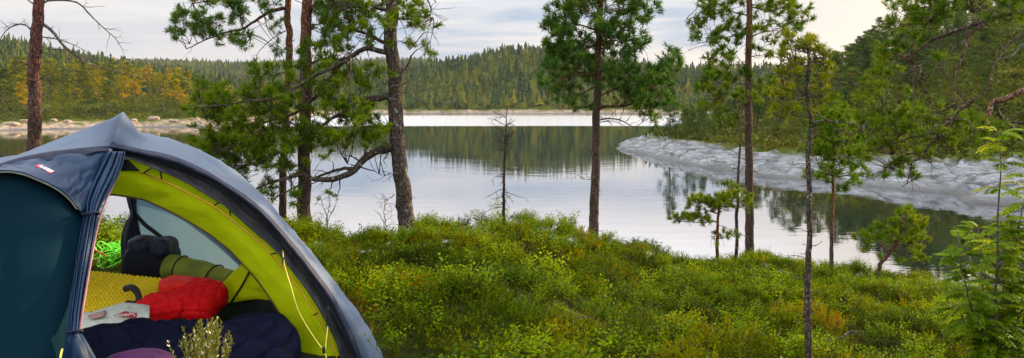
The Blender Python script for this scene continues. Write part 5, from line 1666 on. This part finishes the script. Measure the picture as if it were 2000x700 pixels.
    cur = mb.build('door_curtain', bl, root)
    for yy, a, b, d in ((417, 157, 193, 2.685), (647, 128, 160, 2.535)):
        th = np.linspace(0, 2 * math.pi, 17)
        ring = np.array([at((a + b) / 2 + (b - a) / 2 * math.cos(q), yy + 2 * math.sin(q * 2), d + .02 * math.sin(q)) for q in th])
        mb = MB(); add_tube(mb, ring, .005, 6, cap=False)
        mb.build('tie', nav, cur)
    cord('zip', [(240, 312, 2.895), (226, 352, 2.87), (207, 392, 2.80), (190, 446, 2.72), (176, 520, 2.64), (164, 590, 2.58), (155, 650, 2.55), (147, 740, 2.52)], .0042, pink, cur, 40)
    cloth('curtain_hem', [[(131, 650, 2.545), (145, 647, 2.53), (158, 650, 2.545)], [(124, 690, 2.54), (150, 684, 2.50), (184, 694, 2.55)], [(116, 790, 2.53), (160, 780, 2.50), (232, 790, 2.56)]], 26, 18, bl, cur, .014, 5, 3, 33)
    # the big shaded porch panel on the left
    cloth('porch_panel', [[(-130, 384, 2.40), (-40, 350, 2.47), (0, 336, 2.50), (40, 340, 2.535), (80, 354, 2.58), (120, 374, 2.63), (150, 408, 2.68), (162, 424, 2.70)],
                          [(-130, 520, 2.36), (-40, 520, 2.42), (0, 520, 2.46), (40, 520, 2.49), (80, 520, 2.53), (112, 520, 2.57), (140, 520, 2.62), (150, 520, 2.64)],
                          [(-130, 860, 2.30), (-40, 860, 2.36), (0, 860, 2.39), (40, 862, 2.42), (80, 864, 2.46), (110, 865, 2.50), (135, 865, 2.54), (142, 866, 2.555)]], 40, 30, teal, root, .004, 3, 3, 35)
    # guy cords, toggles
    gc = cord('guy_cord', [(552, 491, 3.145), (556, 520, 3.15), (568, 560, 3.16), (582, 605, 3.19), (604, 645, 3.22), (632, 683, 3.24), (637, 665, 3.26), (640, 638, 3.29)], .0026, cordm, root, 40)
    cord('loose_end', [(632, 683, 3.24), (636, 694, 3.24), (640, 720, 3.24)], .0026, cordm, gc, 10)
    cord('cord_lock', [(632, 679, 3.235), (633, 690, 3.235)], .007, blk, gc, 6)
    for p, q in (((281, 338, 2.98), (296, 329, 2.94)), ((313, 335, 2.955), (316, 350, 2.985)), ((419, 401, 3.06), (430, 395, 3.03)), ((449, 411, 3.075), (450, 421, 3.09)), ((529, 497, 3.155), (541, 494, 3.135)), ((552, 515, 3.14), (554, 503, 3.14)),
                 ((612, 616, 3.27), (620, 612, 3.25)), ((638, 640, 3.28), (641, 600, 3.26))):
        cord('toggle', [p, q], .0035, blk, root, 5)
    cord('webbing_loop', [(664, 598, 3.37), (678, 616, 3.375), (700, 642, 3.41), (722, 662, 3.43)], .0035, plain_mat('webbing_pale', (.62, .60, .42), .7), root, 14)
    cord('peg_cord', [(122, 682, 2.50), (118, 700, 2.48), (112, 760, 2.45)], .004, cordm, root, 8)
    # dark rolled door on the far side
    cloth('rear_door', [[(244, 374, 4.42), (254, 378, 4.38), (268, 376, 4.42)], [(251, 404, 4.42), (258, 404, 4.36), (266, 404, 4.42)], [(254, 420, 4.42), (261, 420, 4.36), (268, 420, 4.42)], [(243, 440, 4.42), (257, 440, 4.36), (271, 440, 4.42)],
                        [(236, 470, 4.44), (256, 470, 4.34), (277, 470, 4.42)], [(238, 510, 4.46), (258, 512, 4.36), (280, 512, 4.44)]], 18, 30, nav, root, .012, 6, 4, 37)
    cord('rear_strap', [(266, 420, 4.40), (284, 440, 4.38), (300, 452, 4.36), (322, 470, 4.34), (334, 486, 4.32), (346, 510, 4.30)], .012, blk, root, 20)


# ------------------------------------------------------------------ things inside the tent
def soft_blob(name, c, rad, mat, parent=None, rot=0., nu=64, nv=36, flat=.75, amp=.03, seed=1, quilt=None, tiltx=0.):
    U, V = np.meshgrid(np.linspace(0, 2 * math.pi, nu, endpoint=False), np.linspace(-math.pi / 2, math.pi / 2, nv))
    sp = lambda t, e: np.sign(t) * np.abs(t) ** e
    x = sp(np.cos(V), flat) * sp(np.cos(U), flat); y = sp(np.cos(V), flat) * sp(np.sin(U), flat); z = sp(np.sin(V), flat)
    P = np.stack([x * rad[0], y * rad[1], z * rad[2]], 2)
    s = .55 * fbm(P[..., 0] * 6 + seed, P[..., 1] * 6 + P[..., 2] * 4, seed, 4) + .45 * (1 - 2 * np.abs(fbm(P[..., 0] * 3.5 - P[..., 2] * 4, P[..., 1] * 9 + seed, seed + 3, 3)))
    P = P + unit(P) * (s * amp)[..., None]
    if quilt is not None:
        q = quilt(P[..., 0], P[..., 1], P[..., 2])
        P = P + unit(P) * q[..., None]
    ct, st_ = math.cos(tiltx), math.sin(tiltx)
    P = np.stack([P[..., 0], P[..., 1] * ct - P[..., 2] * st_, P[..., 1] * st_ + P[..., 2] * ct], 2)
    cr, sr = math.cos(rot), math.sin(rot)
    P = np.stack([P[..., 0] * cr - P[..., 1] * sr, P[..., 0] * sr + P[..., 1] * cr, P[..., 2]], 2) + np.asarray(c)
    mb = MB(); mb.add(P.reshape(-1, 3), grid_faces(nu, nv, True), 0)
    return mb.build(name, mat, parent)


def build_gear():
    navy = fabric_mat('sleeping_bag_navy', (.004, .005, .017), 0, .7, .03, (.003, .004, .012), .5, scale=9)
    red = fabric_mat('quilted_red', (.72, .006, .010), .0, .6, .1, (.55, .005, .007), .45, scale=22)
    yel = plain_mat('foam_yellow', (.80, .60, .018), .8, .15, (.72, .50, .014), 40)
    olive = fabric_mat('roll_olive', (.24, .29, .010), .0, .55, .35, (.12, .15, .010), .35, scale=10)
    purple = fabric_mat('cloth_purple', (.045, .008, .055), 0, .6, .2, (.025, .005, .032), .5, scale=12)
    white = fabric_mat('plastic_white', (.62, .66, .58), .15, .35, .5, (.52, .57, .50), .5, scale=14)
    ink = plain_mat('bag_print_red', (.40, .012, .02), .5)
    inkp = plain_mat('bag_print_faded', (.45, .25, .23), .5)
    pale = plain_mat('bag_print_white', (.65, .62, .58), .5)
    blk = plain_mat('strap_black', (.010, .010, .012), .55)
    pack2 = fabric_mat('pack_lid_blue', (.020, .035, .085), 0, .5, .45, (.010, .016, .04), .5, scale=16)
    pack = fabric_mat('pack_navy', (.006, .009, .020), 0, .6, .25, (.003, .0045, .01), .5, scale=16)

    # navy sleeping bag across the front
    q1 = lambda x, y, z: -.020 * np.exp(-((np.mod(x * 1.0 + .10 * np.sin(y * 14) + .06 * np.sin(z * 22), .15) - .075) / .012) ** 2)
    root = thing('sleeping_bag', 'puffy dark navy sleeping bag heaped across the front of the tent', 'sleeping bag', (-1.35, 3.0, 5.80))
    soft_blob('body', at(335, 705, 3.12) + [0, 0, -.055], (.50, .20, .21), navy, root, .10, amp=.045, seed=3, quilt=q1, nu=130, nv=60)
    soft_blob('hood', at(505, 688, 3.22) + [0, 0, -.02], (.17, .17, .18), navy, root, .5, amp=.03, seed=8, quilt=q1)
    soft_blob('foot_end', at(195, 712, 2.98) + [0, 0, -.03], (.20, .17, .17), navy, root, .2, amp=.035, seed=12, quilt=q1)
    o = soft_blob('purple_cloth', at(268, 716, 2.72), (.13, .08, .055), purple, None, .15, amp=.028, seed=15, flat=.9)
    tag(o, 'crumpled purple cloth lying on the navy sleeping bag', 'cloth')
    # red quilted bag
    q2 = lambda x, y, z: -.009 * np.exp(-((np.mod(x + .35 * y, .060) - .030) / .006) ** 2) - .007 * np.exp(-((np.mod(y - .2 * x + z * .8, .045) - .0225) / .006) ** 2)
    root = thing('quilted_jacket', 'bright red quilted jacket bundled between yellow mat and navy sleeping bag', 'jacket', at(365, 640, 3.7))
    soft_blob('body', at(378, 590, 3.72), (.16, .15, .085), red, root, -.25, amp=.014, seed=22, quilt=q2, tiltx=.35, nu=110, nv=70)
    soft_blob('sleeve', at(318, 598, 3.62), (.13, .10, .055), red, root, .25, amp=.028, seed=25, quilt=q2, tiltx=.2)
    soft_blob('hood', at(348, 556, 3.80), (.095, .07, .045), fabric_mat('hood_orange_red', (.85, .022, .010), 0, .5, .3, (.68, .012, .008), .45, scale=22), root, -.15, amp=.034, seed=28)
    # egg-crate foam mat, leaning against the back gear
    rows = [[(150, 528, 4.05), (200, 533, 4.02), (255, 539, 3.98), (318, 546, 3.92)], [(150, 580, 3.85), (200, 578, 3.83), (255, 574, 3.82), (318, 572, 3.82)], [(150, 640, 3.60), (200, 632, 3.60), (255, 622, 3.62), (318, 600, 3.68)]]
    G = patch_grid([px3(r) for r in rows], 168, 80)
    N = grid_normals(G)
    U, V = np.meshgrid(np.linspace(0, 1, 168), np.linspace(0, 1, 80))
    e = np.sin(U * 2 * math.pi * 21) * np.sin(V * 2 * math.pi * 9) * .0085
    crease = -.012 * (np.exp(-((U - .27) / .006) ** 2) + np.exp(-((U - .68) / .006) ** 2))
    s = -1 if N[..., 1].mean() > 0 else 1
    mb = MB(); add_grid(mb, G + N * s * (e + crease)[..., None], 0, .5, .012)
    o = mb.build('foam_mat', yel); tag(o, 'yellow egg crate foam sleeping mat with dimpled surface', 'mat')
    mb = MB()
    add_tube(mb, catmull(px3([(246, 564, 3.74), (258, 562, 3.70), (268, 572, 3.68), (271, 586, 3.66), (262, 594, 3.64), (250, 592, 3.64), (244, 598, 3.62)]), 30), taper(30, .018, .014), 8)
    o = mb.build('strap', blk); tag(o, 'loose black strap curled on the yellow foam mat', 'strap')
    # white carrier bag with red print
    root = thing('plastic_bag', 'white plastic carrier bag with red print beside the foam mat', 'bag', at(225, 640, 3.4))
    rows = [[(148, 616, 3.50), (185, 608, 3.49), (222, 597, 3.48), (245, 592, 3.48), (292, 597, 3.47)], [(148, 622, 3.36), (185, 618, 3.34), (222, 612, 3.34), (250, 610, 3.33), (292, 612, 3.34)], [(150, 650, 3.30), (185, 650, 3.28), (222, 645, 3.28), (250, 640, 3.27), (290, 632, 3.28)]]
    G = patch_grid([px3(r) for r in rows], 40, 22); G = wrinkle(G, .012, 6, 4, 51)
    mb = MB(); add_grid(mb, G, 0, .5, .004); bag = mb.build('bag_body', white, root)
    def pr(name, pts, mat, lift, par):
        P = G.reshape(-1, 3); u = CX + F * P[:, 0] / P[:, 1]; v = HZ + (H - P[:, 2]) / P[:, 1] * F
        a, b, c, d_ = pts
        S = []
        for t in np.linspace(0, 1, 7):
            for r_ in np.linspace(0, 1, 3):
                x = (a[0] * (1 - t) + b[0] * t) * (1 - r_) + (d_[0] * (1 - t) + c[0] * t) * r_
                y = (a[1] * (1 - t) + b[1] * t) * (1 - r_) + (d_[1] * (1 - t) + c[1] * t) * r_
                k = np.argsort((u - x) ** 2 + (v - y) ** 2)[:3]; S.append(at(x, y, P[k, 1].min() - lift))
        S = np.array(S).reshape(7, 3, 3)
        m = MB(); add_grid(m, S, 0, .5, .0012); return m.build(name, mat, par)
    pr('print_panel', [(222, 617), (244, 608), (268, 612), (266, 622)], ink, .022, bag)
    pr('print_panel', [(170, 617), (207, 606), (203, 618), (175, 624)], inkp, .022, bag)
    m = MB()
    for k, x in enumerate(np.linspace(228, 262, 13)):
        y = 615.5 - (2.5 if 8 < k < 12 else 0) + (0 if k > 2 else 1)
        P = G.reshape(-1, 3); kk = np.argmin((CX + F * P[:, 0] / P[:, 1] - x) ** 2 + (HZ + (H - P[:, 2]) / P[:, 1] * F - y) ** 2); a = at(x, y, P[kk, 1] - .045) 
        w, h_ = .0020, .0042 if k % 3 else .0062
        V = np.array([a + [-w, 0, -h_], a + [w, 0, -h_], a + [w, 0, h_], a + [-w, 0, h_]]); V = np.vstack([V, V + [0, .002, 0]])
        m.add(V, [[0, 1, 2, 3], [7, 6, 5, 4], [0, 4, 5, 1], [1, 5, 6, 2], [2, 6, 7, 3], [3, 7, 4, 0]])
    m.build('print_lettering', pale, bag, smooth=False)
    # olive roll
    root = thing('rolled_mat', 'olive green rolled pad lying along the back wall of the tent', 'roll', at(385, 580, 4.1))
    P = catmull(px3([(330, 522, 4.15), (368, 530, 4.12), (405, 540, 4.08), (450, 556, 4.02)]), 26)
    mb = MB(); Vt, Ft = tube_arrays(P, .075 * (1 + .03 * np.sin(np.linspace(0, 14, 26))), 30)
    mb.add(Vt, Ft, 0); n = len(Vt) // 30
    for k in (0, n - 1):
        ring = Vt.reshape(n, 30, 3)[k]; c = ring.mean(0)
        for t0, t1 in ((1., .8), (.8, .5), (.5, .05)):
            A = c + (ring - c) * t0; B_ = c + (ring - c) * t1 + (P[k] - P[1 if k == 0 else n - 2]) * (.2 if t1 == .5 else 0)
            mb.add(np.vstack([A, B_]), [[i, (i + 1) % 30, 30 + (i + 1) % 30, 30 + i] for i in range(30)], 0)
    mb.build('roll', olive, root)
    mb = MB()
    for i in (5, 19):
        th = np.linspace(0, 2 * math.pi, 25); T = unit(P[i + 1] - P[i]); a = unit(np.cross(T, [0, 0, 1.])); b = np.cross(a, T)
        add_tube(mb, np.array([P[i] + .079 * (a * math.cos(q) + b * math.sin(q)) for q in th]), .004, 5, cap=False)
    mb.build('roll_strap', blk, root)
    # backpack by the rear door
    root = thing('backpack', 'dark navy backpack slumped by the rear door of the tent', 'backpack', at(295, 580, 4.2))
    soft_blob('body', at(298, 530, 4.28), (.15, .12, .17), pack, root, .1, amp=.035, seed=61, flat=.6)
    soft_blob('lid', at(281, 478, 4.25), (.075, .08, .05), pack2, root, .1, amp=.022, seed=64, flat=.7)
    soft_blob('side_pocket', at(320, 482, 4.22), (.06, .07, .05), pack2, root, -.2, amp=.022, seed=66, flat=.7)
    for pts in ([(268, 470, 4.17), (284, 464, 4.15), (304, 472, 4.16), (312, 500, 4.16)], [(318, 468, 4.16), (332, 474, 4.14), (334, 492, 4.15)]):
        mb = MB(); add_tube(mb, catmull(px3(pts), 14), .010, 6); mb.build('pack_strap', plain_mat('pack_strap_grey', (.07, .06, .055), .7), root)
    # coil of neon cord thrown over the heather behind the tent
    g = np.random.default_rng(77)
    mb = MB()
    c = at(224, 497, 4.85); pts = []
    for k in range(46):
        a = k * 2.1 + g.uniform(-.5, .5); rx, rz = g.uniform(.05, .155), g.uniform(.03, .095)
        pts.append(c + [rx * math.cos(a) + g.normal(0, .02) + .02 * math.sin(k), g.normal(0, .05), rz * math.sin(a) + g.normal(0, .015)])
    add_tube(mb, catmull(pts, 420), .0032, 5)
    for lo in ([(240, 480, 4.8), (232, 472, 4.78), (244, 466, 4.8), (252, 476, 4.82), (244, 486, 4.8)], [(200, 488, 4.8), (190, 478, 4.8), (196, 472, 4.8), (212, 480, 4.8), (220, 490, 4.8)], [(205, 500, 4.8), (192, 492, 4.78), (186, 484, 4.8)]):
        add_tube(mb, catmull(px3(lo), 24), .0042, 5)
    k = NT('neon_cord'); o = mb.build('cord_coil', k.done(k.principled((.16, .70, .03), .5, .4))); tag(o, 'tangled neon green cord seen through the rear door', 'cord')
    redm = plain_mat('red_tape', (.48, .014, .02), .6)
    mb = MB()
    for pts in ([(186, 488, 4.70), (196, 494, 4.68), (206, 500, 4.70)], [(250, 492, 4.70), (256, 508, 4.69), (257, 526, 4.70)]):
        P = catmull(px3(pts), 10)
        G = np.array([P + [-.014, 0, .006], P + [.014, 0, -.006]]); add_grid(mb, patch_grid([G[0], G[1]], 10, 3), 0, .5, .004)
    o = mb.build('red_strap', redm); tag(o, 'two red straps hanging in the tangled neon cord', 'strap')
# ------------------------------------------------------------------ assemble
build_light()
build_ground()
build_water()
build_haze()
init_tree_mats()
build_near_trees()
build_rowan()
build_forests()
build_boulders()
build_fallen_twigs()
build_undergrowth()
build_tent()
build_gear()
